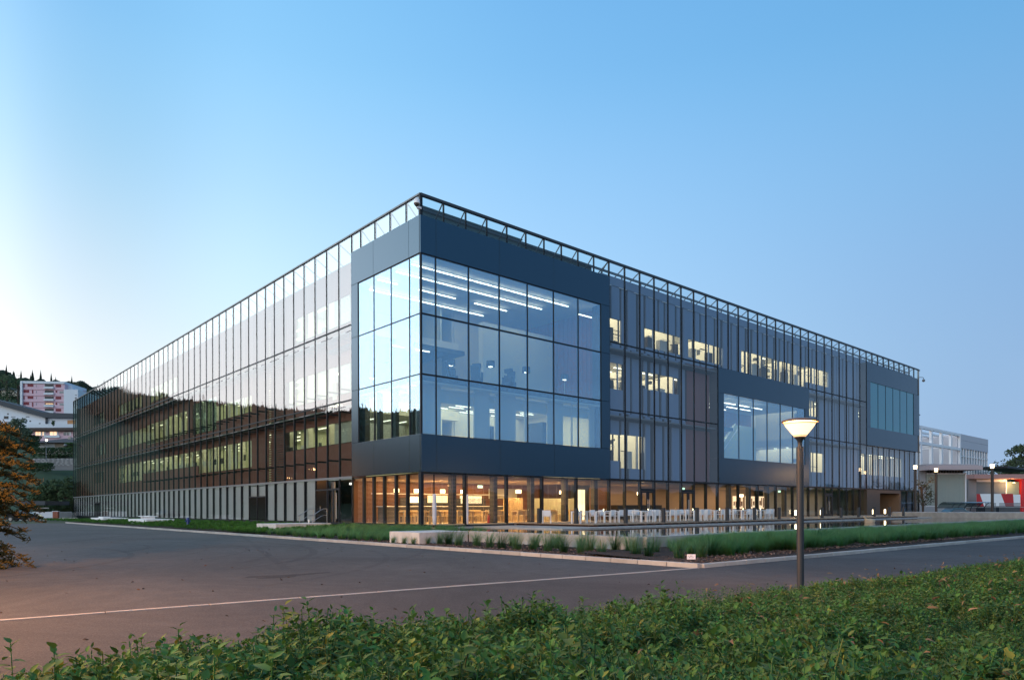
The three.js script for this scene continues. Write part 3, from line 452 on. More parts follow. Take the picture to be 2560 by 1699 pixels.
// ---- slabs, ceilings and rooms
const lamps = [];
function area(name, x0, x1, z0, z1, y, k, c = 0xffefc8) {        // a downward area light, unseen itself, standing for a room's ceiling lamps
  const l = new THREE.RectAreaLight(c, k, Math.abs(x1 - x0), Math.abs(z1 - z0)); l.position.set((x0 + x1) / 2, y, (z0 + z1) / 2); l.rotation.x = -Math.PI / 2; l.name = name; scene.add(l); lamps.push(l); return l;
}
{
  const st = part('structure_slabs', office), rm = part('office_rooms', office);
  // side wing and front wing: one room per storey
  B('floor_slab', M.ceiling, st, 0.98, 9.2, L1 - 0.08, L1 + 0.02, LEND + 0.05, W0 - 0.05); B('floor_slab', M.ceiling, st, 17.3, REND - 0.4, L1 - 0.08, L1 + 0.02, -9.2, -1.04);
  const ys = [[L1, 8.35], [L2, 13.45], [L3 + 0.1, 18.2]];
  B('ground_slab', M.floorWarm, st, 0.02, 17.4, F - 0.12, F - 0.005, -8.9, -0.05); B('ground_slab', M.floorIn, st, 17.4, 75, F - 0.12, F - 0.005, -9, -0.05); B('ground_slab', M.floorIn, st, 0.02, 9, F - 0.12, F - 0.005, LEND, -8.9);
  ys.forEach(([f, c], t) => {
    const up = t < 2 ? ys[t + 1][0] - 0.02 : ROOF;
    B('floor_slab', M.ceiling, st, 1.09, 9.2, c, up, LEND + 0.05, W0 - 0.05); for (const [a, b] of t < 1 ? [[17.3, 32.0], [49.35, REND - 0.3]] : [[17.3, REND - 0.3]]) B('floor_slab', M.ceiling, st, a, b, t === 1 ? 13.5 : c, up, -9.2, -1.04);
    B('back_wall', t === 0 ? M.greenWall : M.greenWall, rm, 7.5, 7.62, f, c, LEND + 0.1, W0 - 0.1); B('back_wall', M.offWhite, rm, 17.3, REND - 0.5, f, c, -7.6, -7.5);
    for (const z of [-22, -34, -46, -60, -76, -92]) B('partition', M.greenWall, rm, 2.6, 7.5, f, c, z - 0.06, z + 0.06);
    for (const x of [23.3, 28.5, 36, 44, 52, 58, 66, 72]) if (!(t < 2 && x > 32 && x < 49)) B('partition', M.offWhite, rm, x - 0.06, x + 0.06, f, c, -7.5, -2.4);
    for (let z = -12; z > -80; z -= 3.7) { B('column', M.offWhite, rm, 2.0, 2.4, f, c, z - 0.2, z + 0.2); for (const x of [1.9, 3.3, 4.7, 6.1]) B('strip_light', M.stripSoft, rm, x - 0.04, x + 0.04, c - 0.07, c - 0.02, z + 1.0, z - 0.7); }
    for (let x = 18.2; x < 79; x += 3.7) if (!(t < 2 && x > 30.5 && x < 49.4)) for (const z of [-2.2, -3.6, -5]) B('strip_light', M.stripSoft, rm, x, x + 1.7, c - 0.07, c - 0.02, z - 0.04, z + 0.04);
    for (const [z0, z1] of [[-9, -21.5], [-22.5, -45.5], [-46.5, -75], [-77, -104]]) area('office_light', 1.5, 7.2, z0, z1, c - 0.1, [1.7, 1.5, 1.3][t], 0xf6f3cc);
    for (const [x0, x1] of [[17.6, 31], [32, 49], [50, 64], [65, 79]]) if (!(t < 2 && x0 === 32) && !(t > 0 && x0 === 65)) area('office_light', x0, x1, -7.2, -1.4, c - 0.1, 3.0, 0xffefcc);
    // shelves, screens and plants on the sills
    for (let i = 0; i < 26; i++) { const z = -9.4 - i * 2.7 - rr(0, 1); B(i % 3 ? 'desk_screen' : 'cabinet', i % 3 ? M.counter : M.offWhite, rm, 1.3, 1.3 + (i % 3 ? 0.06 : 0.5), f + (t ? 0.8 : 2.4), f + (t ? 1.25 : 2.95), z, z - rr(0.4, 0.9)); }
    for (let i = 0; i < 14; i++) { const x = 18 + i * 2.4 + rr(0, 1); if (!(t < 2 && x > 31 && x < 49.4)) B('cabinet', i % 2 ? M.greyWall : M.counter, rm, x, x + rr(0.4, 1.1), f, f + [2.4, 2.7, 1.6][t], -1.9, -1.5); }
  });
  B('roof', M.slate, st, 0.95, REND - 0.3, ROOF - 0.1, ROOF, -9.2, -1.0); B('roof', M.slate, st, 0.95, 9.2, ROOF - 0.1, ROOF, LEND + 0.05, -9.2);
  B('roof_plant', M.greyMetal, st, 30, 60, ROOF, 19.6, -30, -14); B('back_wall', M.greyWall, st, 9.2, 9.4, 0, ROOF, LEND, -9.3); B('back_wall', M.greyWall, st, 9.4, REND - 0.3, 0, ROOF, -9.4, -9.2);
  B('end_wall', M.slate, st, REND - 0.35, REND - 0.15, 0, ROOF, -9.2, -0.3); B('end_wall', M.brownB, st, 0.5, 9.2, 0, ROOF, LEND - 0.05, LEND + 0.06);
  // corner bay: tall lounge over an office floor
  const cr = part('corner_rooms', office);
  for (const [x0, z0, z1] of [[0.12, -8.2, -0.12], [1.1, -13, -8.21]]) { B('floor_slab', M.fabric, cr, x0, 17.0, 9.3, 9.66, z0, z1); B('floor_slab', M.ceiling, cr, x0, 17.0, 9.2, 9.299, z0, z1); B('ceiling', M.ceiling, cr, x0, 17.0, 16.84, 17.1, z0, z1); B('floor_slab', M.floorIn, cr, x0, 17.0, 5.8, 6.05, z0, z1 - 0.2); }
  B('back_wall', M.greyWall, cr, 1.2, 17, 6, 16.9, -13.2, -13); B('return_wall', M.greyWall, cr, 0.12, 1.1, 6.05, 16.84, -8.32, -8.21); B('cladding_wall', M.pinkWood, cr, 17.02, 17.1, 9.66, 16.84, -13, -0.2); B('cladding_wall', M.offWhite, cr, 17.02, 17.1, 6.05, 9.2, -13, -0.2);
  for (let z = -0.5; z > -12.8; z -= 0.42) B('cladding_batten', M.pinkWood, cr, 16.97, 17.03, 9.66, 16.84, z, z - 0.3);
  B('side_wall', M.greyWall, cr, 1.1, 1.2, 6, 16.9, -13, -8.4);
  B('room_divider', M.offWhite, cr, 8.45, 15.6, 9.66, 15.1, -5.0, -4.5);
  B('gallery_floor', M.fabric, cr, 0.6, 8.4, 13.0, 13.3, -12.9, -6.6); obj('gallery_parapet', new THREE.CylinderGeometry(6.2, 6.2, 1.5, 40, 1, true, 0.2, 1.5).translate(0.8, 13.4, -12.0), std('curved parapet', [0.3, 0.32, 0.36], { side: THREE.DoubleSide }), cr);
  B('kitchenette', M.offWhite, cr, 0.9, 4.2, 9.66, 10.9, -12.9, -12.3); B('stair_stringer', M.white, cr, 0.8, 0.95, 9.66, 12.9, -9.6, -9.4);
  for (const [z, x0, x1] of [[-1.5, 0.4, 14.2], [-3.3, 0.4, 13.2], [-5.4, 0.3, 12.4], [-7.6, 0.3, 11]]) for (let x = x0; x < x1 - 0.6; x += 1.62) { if (z === -5.4 && (Math.floor(x / 1.62) % 3 === 1)) continue; B('strip_light', M.strip, cr, x, Math.min(x1, x + 1.5), 16.6, 16.66, z - 0.05, z + 0.05); }
  B('strip_light', M.strip, cr, 14.9, 16.4, 16.1, 16.15, -1.2, -1.1); B('strip_light', M.strip, cr, 2.2, 5.4, 12.85, 12.9, -6.9, -6.8); B('strip_light', M.strip, cr, 0.9, 4.0, 11.5, 11.56, -12.3, -12.2);
  for (const z of [-1.5, -3.3, -5.4, -7.6]) area('lounge_light', 0.5, 14, z - 0.06, z + 0.06, 16.56, 13);
  for (let z = -1.3; z > -12.5; z -= 0.85) for (let j = 0; j < 5; j++) B('strip_light', M.stripSoft, cr, 1 + j * 3.2 + (Math.round(z * 10) % 2) * 0.9, 2.4 + j * 3.2 + (Math.round(z * 10) % 2) * 0.9, 9.12, 9.17, z - 0.03, z + 0.03);
  area('corner_office_light', 1, 16, -12.5, -1.5, 9.1, 3.2, 0xffeebb);
  // inner wall of the office floor behind the coated glass, with openings
  const ops = [[1.95, 4.6, 8.2], [5.9, 6.4, 8.2], [8.2, 9.05, 8.25], [9.15, 11.2, 8.25], [12.8, 13.7, 8.3], [13.8, 15.6, 8.3]];
  let px = 0.15; for (const [a, b, h] of ops) { B('wall_panel', M.greyWall, cr, px, a, 6.06, 9.2, -0.8, -0.7); B('roller_blind', M.greyWall, cr, a, b, h, 9.1, -0.82, -0.8); B('blind_box', M.white, cr, a, b, 9.0, 9.1, -0.72, -0.66); px = b; } B('wall_panel', M.greyWall, cr, px, 16.9, 6.06, 9.2, -0.8, -0.7);
  for (const z of [-1.5, -3.4, -5.3, -7.2]) B('column', M.counter, cr, 0.25, 0.5, 6.06, 9.2, z - 0.2, z + 0.2);
  B('desk', M.fabric, cr, 5.8, 6.6, 6.05, 7.1, -1.6, -1.1); B('cupboard', M.offWhite, cr, 8.4, 9.6, 6.05, 7.7, -3, -2.4); B('cupboard', M.fabric, cr, 11.4, 12.4, 6.05, 7.8, -3, -1.4);
  // framed window 2: hall with a stair
  const h2 = part('stair_hall', office);
  B('back_wall', M.pinkWood, h2, 32.1, 49.2, 4, 13.4, -6.7, -6.5); B('hall_floor', M.floorIn, h2, 32.1, 49.3, 4.6, 4.8, -6.5, -1.0); B('floor_slab', M.fabric, h2, 32.1, 36.5, 8.9, 9.2, -6.4, -1.2); B('stair_side', M.white, h2, 36.5, 36.6, 8.9, 9.3, -6, -1.2);
  obj('stair_flight', (() => { const s = new THREE.Shape([new THREE.Vector2(35.0, 5.2), new THREE.Vector2(40.4, 10.0), new THREE.Vector2(44.6, 10.0), new THREE.Vector2(44.6, 4.2), new THREE.Vector2(35, 4.2)]); return new THREE.ExtrudeGeometry(s, { depth: 0.2, bevelEnabled: false }).translate(0, 0, -3.6); })(), std('stair wall', [0.4, 0.45, 0.36]), h2);
  for (const [a, b] of [[V(33.6, 5.5, -1.6), V(38.4, 9.6, -1.6)], [V(35.4, 5.6, -3.3), V(40.4, 10.1, -3.3)]]) obj('handrail', bar(a, b, 0.05), M.white, h2);
  for (const z of [-1.5, -2.8, -4.1]) for (let k = 0; k < 5 - Math.round(-z / 2); k++) B('strip_light', M.strip, h2, 33 + k * 2.5, 34.9 + k * 2.5, 11.5, 11.56, z - 0.05, z + 0.05);
  B('ceiling', M.ceiling, h2, 32, 49.3, 11.98, 12.1, -6.5, -0.95);
  for (const z of [-1.5, -2.8, -4.1]) area('hall_light', 33, 43, z - 0.06, z + 0.06, 11.4, 16);
  // restaurant on the ground floor
  const rs = part('restaurant', office);
  B('ceiling', M.counter, rs, 0.3, 49, 3.72, 3.78, -8.8, -0.3); B('back_wall', M.wood, rs, 0.3, 22, F, 3.7, -8.9, -8.75); B('back_wall', std('muted wall', [0.36, 0.27, 0.23]), rs, 22, 49, F, 3.7, -6.3, -6.1); B('lobby_wall', std('lobby wall', [0.4, 0.28, 0.18]), rs, 2.4, 2.5, F, 3.7, -12.2, -8.95); B('back_wall', M.greyWall, rs, 49, 64.2, F, 3.7, -5, -4.8);
  for (let z = -0.9; z > -8.6; z -= 0.32) B('ceiling_slat', M.woodSlat, rs, 0.4, 17.0, 3.55, 3.68, z - 0.05, z);
  for (let z = -0.9; z > -6; z -= 0.4) B('ceiling_slat', M.woodSlat, rs, 17.2, 49, 3.55, 3.68, z - 0.05, z);
  B('bar_counter', M.counter, rs, 1.2, 12, F, 1.75, -7.0, -6.3); B('serving_shelf', M.white, rs, 0.8, 12.5, 2.62, 2.68, -7.2, -6.8); B('counter_top', M.white, rs, 1.1, 12.1, 1.75, 1.79, -7.1, -6.2); B('back_panel', M.counter, rs, 4, 12, 1.8, 2.4, -8.7, -8.6);
  B('glowing_niche', glow('glowing niche', [1, 0.75, 0.28], 1.6), rs, 6.4, 8.2, 2.05, 2.6, -8.6, -8.55); B('glowing_niche', glow('glowing hatch', [1, 0.85, 0.5], 2.2), rs, 4.6, 5.6, 2.05, 2.5, -8.6, -8.55); B('glowing_niche', glow('glowing panel', [1, 0.8, 0.45], 1.2), rs, 9.5, 11.6, 2.0, 2.6, -8.7, -8.6);  // these faces glow by themselves in place of light falling on them
  for (const x of [1.6, 3.2, 5.4, 7.2]) B('pendant_glow_box', M.warmGlow, rs, x, x + 0.28, 2.7, 2.95, -5.6, -5.4);
  const screen = (x0, x1, m) => { const s = []; for (let x = x0; x < x1; x += 0.16) s.push(bg(x, x + 0.1, F, 2.35, -3.3, -3.24)); obj('slat_screen', s, m, rs); };
  screen(9.3, 11.2, M.birch); screen(12.2, 16.6, M.greenWall);
  B('glowing_wall', glow('glowing wall', [1, 0.82, 0.48], 1.5), rs, 17.6, 18.7, F, 3.1, -4.1, -4.0); B('art_panel', M.offWhite, rs, 12.4, 15.4, 2.4, 3.2, -8.7, -8.6); B('wood_wall', M.wood, rs, 18.8, 21.0, F, 3.3, -3.6, -3.5); B('bar_counter', M.counter, rs, 21, 27, F, 1.85, -3.2, -2.5);  // the first wall glows itself, standing in for lamplight on it
  const artM = [glow('glowing art print', [1, 0.75, 0.5], 0.8), std('art ink', [0.12, 0.05, 0.03])];  // prints glow slightly, their lighting put into the material
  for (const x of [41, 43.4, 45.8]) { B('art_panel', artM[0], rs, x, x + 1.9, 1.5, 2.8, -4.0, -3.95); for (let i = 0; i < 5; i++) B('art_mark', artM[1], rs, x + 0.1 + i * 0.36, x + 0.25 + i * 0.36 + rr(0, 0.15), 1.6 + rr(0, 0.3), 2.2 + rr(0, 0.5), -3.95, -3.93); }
  for (const [x0, x1, z0, z1, k] of [[0.6, 8.4, -5.6, -1.2, 5], [8.8, 16.6, -5.6, -1.2, 4.4], [17.6, 31, -5, -1.2, 1.5], [33, 48.5, -5, -1.2, 1.9], [0.5, 2.2, -12, -9.2, 1.2], [50, 63, -4, -1.2, 0.8]]) area('unseen_restaurant_light', x0, x1, z0, z1, 3.5, k, 0xffd08a);  // unseen ceiling lights for the warm rooms behind the ground floor glass
  area('unseen_kitchen_light', 1, 12, -8.4, -7.4, 3.5, 6, 0xffd494); area('unseen_entrance_light', 68.6, 74.2, -2.3, -0.5, 3.3, 0.35, 0xffd09a);  // unseen lights above the kitchen and inside the entrance portal
  for (const [x, z, y] of [[8.3, -5, 3.1], [29.2, -2, 3.2], [46.6, -2, 3.2]]) B('exit_sign', M.exit, rs, x, x + 0.45, y, y + 0.2, z, z + 0.04);
  B('exit_sign', glow('white exit sign', [1, 1, 0.9], 1.6), rs, 0.5, 0.54, 3.3, 3.45, -9.3, -9.7);
  for (const [x, z, k] of [[1.74, -5.5, 9], [5.54, -5.5, 9], [10.5, -3, 8], [15, -3, 8], [24, -2.6, 5], [41, -3, 5]]) { const l = new THREE.PointLight(0xffcf90, k, 30, 2); l.position.set(x, 2.82, z); l.shadow.radius = 5; l.castShadow = true; scene.add(l); if (x > 8) B('pendant_glow_box', M.warmGlow, rs, x - 0.14, x + 0.14, 2.7, 2.95, z - 0.14, z + 0.14); }  // added fill points in pendant boxes, brightening the slatted ceiling
  // open venetian blinds in the restaurant windows
  const vb = (geos, y0, y1, gap, a, b, side) => { for (let y = y0; y < y1; y += gap) geos.push(side === 'R' ? bg(a, b, y, y + 0.013, -0.36, -0.31) : bg(0.31, 0.36, y, y + 0.013, b, a)); };
  const gm = [0.2, 3.33, 6.8, 10.05, 13.5, 17.12];
  for (let i = 0; i < 5; i++) { const g = []; vb(g, F + 0.1 + (i > 2 ? 1.1 : 0), 3.66, 0.085, gm[i] + 0.1, gm[i + 1] - 0.1, 'R'); for (const f of [0.25, 0.5, 0.75]) g.push(bg(gm[i] + (gm[i + 1] - gm[i]) * f - 0.006, gm[i] + (gm[i + 1] - gm[i]) * f + 0.006, F + 0.1, 3.66, -0.35, -0.34)); obj('venetian_blind', g, M.woodSlat, rs); }
  const zs = [-0.3, -1.6, -2.9, -4.3, -5.6, -6.9, -8.2]; for (let i = 0; i < 6; i++) { const g = []; vb(g, F + 0.1, 3.66, 0.085, zs[i] - 0.06, zs[i + 1] + 0.06, 'L'); obj('venetian_blind', g, M.woodSlat, rs); }
  for (let i = 1; i < 6; i++) B('window_post', M.metal, rs, 0.0, 0.2, F, L1 - 0.1, zs[i] - 0.08, zs[i] + 0.08);
  { const fg = part('ground_floor_front', office); for (let i = 0; i < 6; i++) pane('ground_floor_pane', fg, M.groundGlass, 'L', zs[i] + (i ? 0 : 0.2), zs[i + 1], F, L1 - 0.1); B('blind_guide', M.metal, fg, 0, 0.1, F, L1 - 0.1, -0.3, -0.2); pane('ground_floor_pane', fg, M.groundGlass, 'L', -8.2, -10.1, F, L1 - 0.1); }
  for (const [x0, x1] of [[28.3, 31.8], [32.2, 37.8], [47, 49.2]]) { const g = []; vb(g, F + 0.4, 3.66, 0.11, x0, x1, 'R'); obj('venetian_blind', g, M.woodSlat, rs); }
}
// ---------------------------------------------------------------- furniture
const ORD = ['first', 'second', 'third', 'fourth', 'fifth', 'sixth', 'seventh', 'eighth', 'ninth', 'tenth', 'eleventh', 'twelfth', 'thirteenth', 'fourteenth', 'fifteenth', 'sixteenth', 'seventeenth', 'eighteenth', 'nineteenth', 'twentieth'];
function clone(o, pos, turn, label) { const c = o.clone(); c.name = numbered(o.name.replace(/_\d{3}$/, '')); c.position.set(...pos); c.rotation.y = turn; c.userData = { ...o.userData, label: label ?? o.userData.label }; scene.add(c); return c; }
function armchair(name, label, m, mesh, arms, group) {
  const t = thing(name, label, 'chair', [0, 0, 0], 0, group);
  obj('seat', rb(0.48, 0.035, 0.46, 0.012, 0, 0.44, 0), mesh, t); const bk = rb(0.48, 0.36, 0.025, 0.01, 0, 0.63, 0); bk.rotateX(-0.12); bk.translate(0, 0.03, -0.16); obj('backrest', bk, mesh, t);
  for (const s of [-1, 1]) { obj('leg', sbar(V(s * 0.25, 0, 0.22), V(s * 0.25, arms ? 0.64 : 0.43, 0.22), 0.035), m, t); obj('leg', sbar(V(s * 0.25, 0, -0.26), V(s * 0.25, 0.83, -0.3), 0.035), m, t); if (arms) obj('armrest', bg(s * 0.25 - 0.025, s * 0.25 + 0.025, 0.63, 0.655, -0.27, 0.24), m, t); }
  return t;
}
function table(name, label, w, d, m, category, group) {
  const t = thing(name, label, category, [0, 0, 0], 0, group);
  obj('tabletop', rb(w, 0.045, d, 0.012, 0, 0.74, 0), m, t);
  for (const sx of [-1, 1]) for (const sz of [-1, 1]) obj('leg', bg(sx * (w / 2 - 0.09), sx * (w / 2), 0, 0.72, sz * (d / 2 - 0.09), sz * (d / 2)), m, t);
  return t;
}
{
  const whiteMesh = std('white mesh fabric', [0.72, 0.72, 0.72], { roughness: 0.8 });
  const ch = armchair('terrace_chair', '', M.white, whiteMesh, true, 'white chairs on the terrace');
  const tb = table('terrace_table', '', 1.5, 0.8, M.white, 'table', 'white tables on the terrace');
  const cl = thing('candle_lantern', '', 'lantern', [0, 0, 0], 0, 'candle lanterns on the terrace tables');
  obj('glass_cup', lathe([[0.0, 0.0], [0.05, 0.0], [0.055, 0.14], [0.05, 0.14], [0.045, 0.01]], 12), M.parapetGlass, cl); obj('flame', new THREE.SphereGeometry(0.035, 10, 8).scale(1, 1.9, 1).translate(0, 0.08, 0), M.candle, cl);
  const X = [9.2, 12.3, 15.4, 18.6, 21.8, 25.0, 28.3, 31.8], Z = [4.6, 3.9, 4.5, 4.0, 4.4, 4.1, 4.5, 4.2];
  let first = true, nc = 0;
  X.forEach((x, i) => {
    const z = Z[i], who = `the ${ORD[i]} terrace table from the corner`;
    const put = (o, pos, turn, label) => { if (first || o.userData.placed === undefined && !o.userData.label) { o.position.set(...pos); o.rotation.y = turn; o.userData.label = label; return o; } return clone(o, pos, turn, label); };
    put(tb, [x, F - 0.025, z], 0, `white square legged terrace table, ${ORD[i]} from the building corner`);
    for (const [dx, s, side, seat] of [[-0.4, 1, 'pool', 'nearer'], [0.35, 1, 'pool', 'farther'], [-0.38, -1, 'glass', 'nearer'], [0.4, -1, 'glass', 'farther']]) { put(ch, [x + dx + rr(-0.05, 0.05), F - 0.025, z + s * (0.62 + rr(-0.05, 0.12))], (s > 0 ? Math.PI : 0) + rr(-0.12, 0.12), `white armchair, ${side} side of ${who}, ${seat} seat`); nc++; }
    if (i !== 3) put(cl, [x + rr(-0.5, 0.5), F + 0.74, z + rr(-0.2, 0.2)], 0, `small lit candle lantern on ${who}`);
    first = false;
  });
  for (const [x, z, w] of [[6.9 + 1.0, 2.6, 'beside the terrace corner post'], [34.2, 3.6, 'alone at the far end of the row'], [17.0, 2.2, 'standing empty close to the glass']]) clone(ch, [x, F - 0.025, z], rr(0, 3), `white armchair ${w}`);
  // restaurant tables and chairs behind the glass
  const it = table('restaurant_table', 'birch table in the restaurant behind the corner glass', 1.3, 0.75, M.birch, 'table', 'birch tables in the restaurant'); const ic = armchair('restaurant_chair', 'birch chair in the restaurant behind the corner glass', M.birch, M.birch, false, 'birch chairs in the restaurant');
  const IX = [1.7, 4.3, 6.9, 9.5, 12.1, 14.7]; let f2 = true, f3 = true;
  const rows = [[-1.6, 'front row'], [-3.9, 'second row']];
  for (const [z, row] of rows) IX.forEach((x, i) => {
    const lab = `birch restaurant table in the ${row} behind the glass, ${ORD[i]} from the corner`;
    if (f2) { it.position.set(x, F, z); it.userData.label = lab; f2 = false; } else clone(it, [x, F, z], 0, lab);
    for (const [dx, s, side] of [[-0.32, 1, 'window'], [0.32, 1, 'window'], [-0.32, -1, 'bar'], [0.32, -1, 'bar']]) { const l2 = `birch chair, ${side} side of the ${ORD[i]} ${row} table from the corner, ${dx < 0 ? 'nearer' : 'farther'} seat`, p = [x + dx, F, z + s * 0.5], tn2 = (s > 0 ? Math.PI : 0) + rr(-0.2, 0.2); if (f3) { ic.position.set(...p); ic.rotation.y = tn2; ic.userData.label = l2; f3 = false; } else clone(ic, p, tn2, l2); }
  });
  // fire extinguisher by the glass
  const fe = thing('fire_extinguisher', 'red fire extinguisher standing behind the ground floor glass', 'fire extinguisher', [5.62, F, -0.5]); obj('cylinder', lathe([[0, 0], [0.09, 0], [0.09, 0.42], [0.05, 0.5], [0.025, 0.52], [0.025, 0.56], [0, 0.56]], 14), M.red, fe); obj('valve', bg(-0.05, 0.05, 0.56, 0.6, -0.02, 0.02), M.counter, fe);
  // lounge in the corner bay
  const lc = thing('lounge_chair', 'dark high backed lounge chair left of the grey divider wall', 'armchair', [3.6, 9.66, -1.6], 0.9, 'dark lounge chairs in the corner bay');
  obj('seat', rb(0.66, 0.16, 0.62, 0.06, 0, 0.42, 0), M.fabric, lc); { const g = rb(0.66, 1.0, 0.12, 0.05, 0, 0.92, -0.3); g.rotateX(-0.12); obj('backrest', g, M.fabric, lc); } obj('headrest', rb(0.6, 0.3, 0.26, 0.06, 0, 1.38, -0.12), M.fabric, lc); for (const s of [-1, 1]) obj('wing', rb(0.08, 0.5, 0.4, 0.03, s * 0.34, 0.7, -0.05), M.fabric, lc); obj('pedestal', cyl(0.04, 0.28, 0.34, 0, 0.17, 0), M.stainless, lc);
  clone(lc, [5.5, 9.66, -1.5], 2.2, 'dark high backed lounge chair beside the pale pillar of the divider'); clone(lc, [8.0, 9.66, -1.3], -1.3, 'dark high backed lounge chair in front of the grey divider wall'); clone(lc, [9.4, 9.66, -2.4], 0.4, 'dark lounge chair under the floor lamp by the divider wall');
  const fl = thing('floor_lamp', 'drum shaded floor lamp behind the second lounge chair', 'floor lamp', [6.9, 9.66, -1.8], 0, 'drum shaded lamps in the corner bay');
  obj('base_plate', cyl(0.16, 0.16, 0.03, 0, 0.015, 0), M.stainless, fl); obj('stem', cyl(0.015, 0.015, 1.6, 0, 0.8, 0, 8), M.stainless, fl); obj('lamp_shade', lathe([[0.26, 1.55], [0.3, 1.55], [0.28, 1.95], [0.2, 1.97]], 24), M.fabric, fl); obj('bulb', new THREE.SphereGeometry(0.16, 16, 10).scale(1, 0.5, 1).translate(0, 1.6, 0), M.strip, fl);
  clone(fl, [10.1, 9.66, -1.7], 0, 'drum shaded floor lamp in front of the grey divider wall'); clone(fl, [14.2, 9.66, -1.9], 0, 'drum shaded floor lamp before the reddish wood wall'); clone(fl, [4.6, 9.66, -3.2], 0, 'drum shaded floor lamp below the gallery');
}
// ================================================================ OUTDOOR OBJECTS
// main lamp
{
  const t = thing('street_lamp', 'tall dark street lamp with glowing cone head under a flat disc, by foreground plants', 'street lamp', [-10.36, 0, 28.32]);
  const pole = std('lamp pole', [0.022, 0.025, 0.03], { roughness: 0.5 });
  obj('pole', cyl(0.068, 0.068, 2.78, 0, 1.39, 0, 24), pole, t); obj('neck', cyl(0.042, 0.042, 0.12, 0, 2.83, 0, 20), pole, t);
  obj('cup', lathe([[0.042, 2.86], [0.05, 2.9], [0.11, 2.97], [0.105, 2.975], [0, 2.95]], 28), pole, t);
  obj('disc', lathe([[0, 3.33], [0.24, 3.325], [0.335, 3.29], [0.345, 3.275], [0.33, 3.262], [0.235, 3.255], [0, 3.255]], 40), std('lamp disc', [0.16, 0.09, 0.05], { roughness: 0.5 }), t);
  const dm = glow('lamp diffuser', [1, 0.68, 0.36], 1.75), de = glow('lamp diffuser edge', [1, 0.52, 0.18], 1.1);
  for (let q = 0; q < 4; q++) for (const [n, m, pts] of [['diffuser', dm, [[0.13, 3.01], [0.2, 3.1], [0.26, 3.18], [0.28, 3.215]]], ['diffuser_edge', de, [[0.1, 2.97], [0.13, 3.01]]], ['diffuser_edge', de, [[0.28, 3.215], [0.3, 3.252]]]]) obj(n, new THREE.LatheGeometry(pts.map((p) => new THREE.Vector2(...p)), 10, q * Math.PI / 2, Math.PI / 2), m, t);
  for (const [sx, sz] of [[1, 1], [1, -1], [-1, 1], [-1, -1]]) { const l = new THREE.PointLight(0xffb066, 13, 60, 2); l.position.set(-10.36 + sx * 0.09, 3.12, 28.32 + sz * 0.09); l.shadow.radius = 4; l.castShadow = true; scene.add(l); }  // the lamp's single light, shared among points inside the quarter shells
}
// unseen lamps outside the picture, lighting tree and asphalt and mirrored in the glass
function unseenLamp(x, z, h, k, label) {
  const t = thing('street_lamp', label, 'street lamp', [x, 0, z]);
  obj('pole', cyl(0.05, 0.07, h, 0, h / 2, 0, 12), M.bollard, t); obj('disc', lathe([[0, h + 0.34], [0.36, h + 0.3], [0.38, h + 0.27], [0, h + 0.25]], 20), M.bollard, t);
  obj('bulb', new THREE.SphereGeometry(0.15, 16, 10).translate(0, h + 0.14, 0), glow('sodium bulb', [1, 0.55, 0.22], 14), t);
  const l = new THREE.PointLight(0xffa850, k, 120, 2); l.position.set(x, h + 0.14, z); l.shadow.radius = 5; l.castShadow = true; scene.add(l);
}
unseenLamp(-25.2, 5.2, 4.8, 95, 'unseen street lamp left of the parking area, placed to light the orange conifer');
unseenLamp(-29.5, 20.5, 6.2, 1150, 'unseen street lamp left of the path, placed to warm the asphalt');
unseenLamp(-20, -56, 7.0, 60, 'street lamp out of view across the parking area, mirrored in the side front');
unseenLamp(-29, -84, 7.0, 50, 'street lamp out of view beyond the parking area, mirrored in the side front');
unseenLamp(30, 38, 4.4, 40, 'unseen street lamp lighting the path beyond the right edge');
// bollards along the terrace
{
  const b = thing('terrace_bollard', '', 'bollard', [0, 0, 0], 0, 'dark posts along the terrace edge');
  obj('post', rb(0.2, 0.95, 0.2, 0.012, 0, 0.475, 0), M.bollard, b); obj('cap', rb(0.21, 0.03, 0.21, 0.01, 0, 0.955, 0), M.metal, b);
  const P = [[7.4, 2.4], [8.2, 4.9]]; for (let k = 0; k < 13; k++) P.push([10.6 + k * 3.95, 6.85 - k * 0.05]);
  P.forEach(([x, z], i) => { const lab = i < 2 ? `dark square post on the left end of the terrace, ${ORD[i]} from the glass` : `dark square post on the pool edge of the terrace, ${ORD[i - 2]} from the building corner`; if (!i) { b.position.set(x, F - 0.03, z); b.userData.label = lab; } else clone(b, [x, F - 0.03, z], 0, lab); });
  // lit bollards
  const lb = thing('light_bollard', '', 'bollard light', [0, 0, 0], 0, 'glowing glass bollards on the terrace');
  obj('foot', cyl(0.09, 0.1, 0.2, 0, 0.1, 0), M.bollard, lb); const gm = glow('bollard tube', [1, 0.8, 0.46], 6); obj('glow_tube', lathe([[0, 0.2], [0.085, 0.2], [0.09, 0.3], [0.09, 0.64], [0.07, 0.68], [0, 0.68]], 16), gm, lb);
  const Q = [[39.2, 3.6], [44.8, 3.4], [54.3, 4.6], [61.2, 3.2]];
  Q.forEach(([x, z], i) => { const lab = `glowing glass bollard on the far half of the terrace, ${ORD[i]} from the white tables`; if (!i) { lb.position.set(x, F, z); lb.userData.label = lab; } else clone(lb, [x, F, z], 0, lab); const l = new THREE.PointLight(0xffc27a, 1.6, 30, 2); l.position.set(x, F + 0.45, z); l.castShadow = true; scene.add(l); });
}
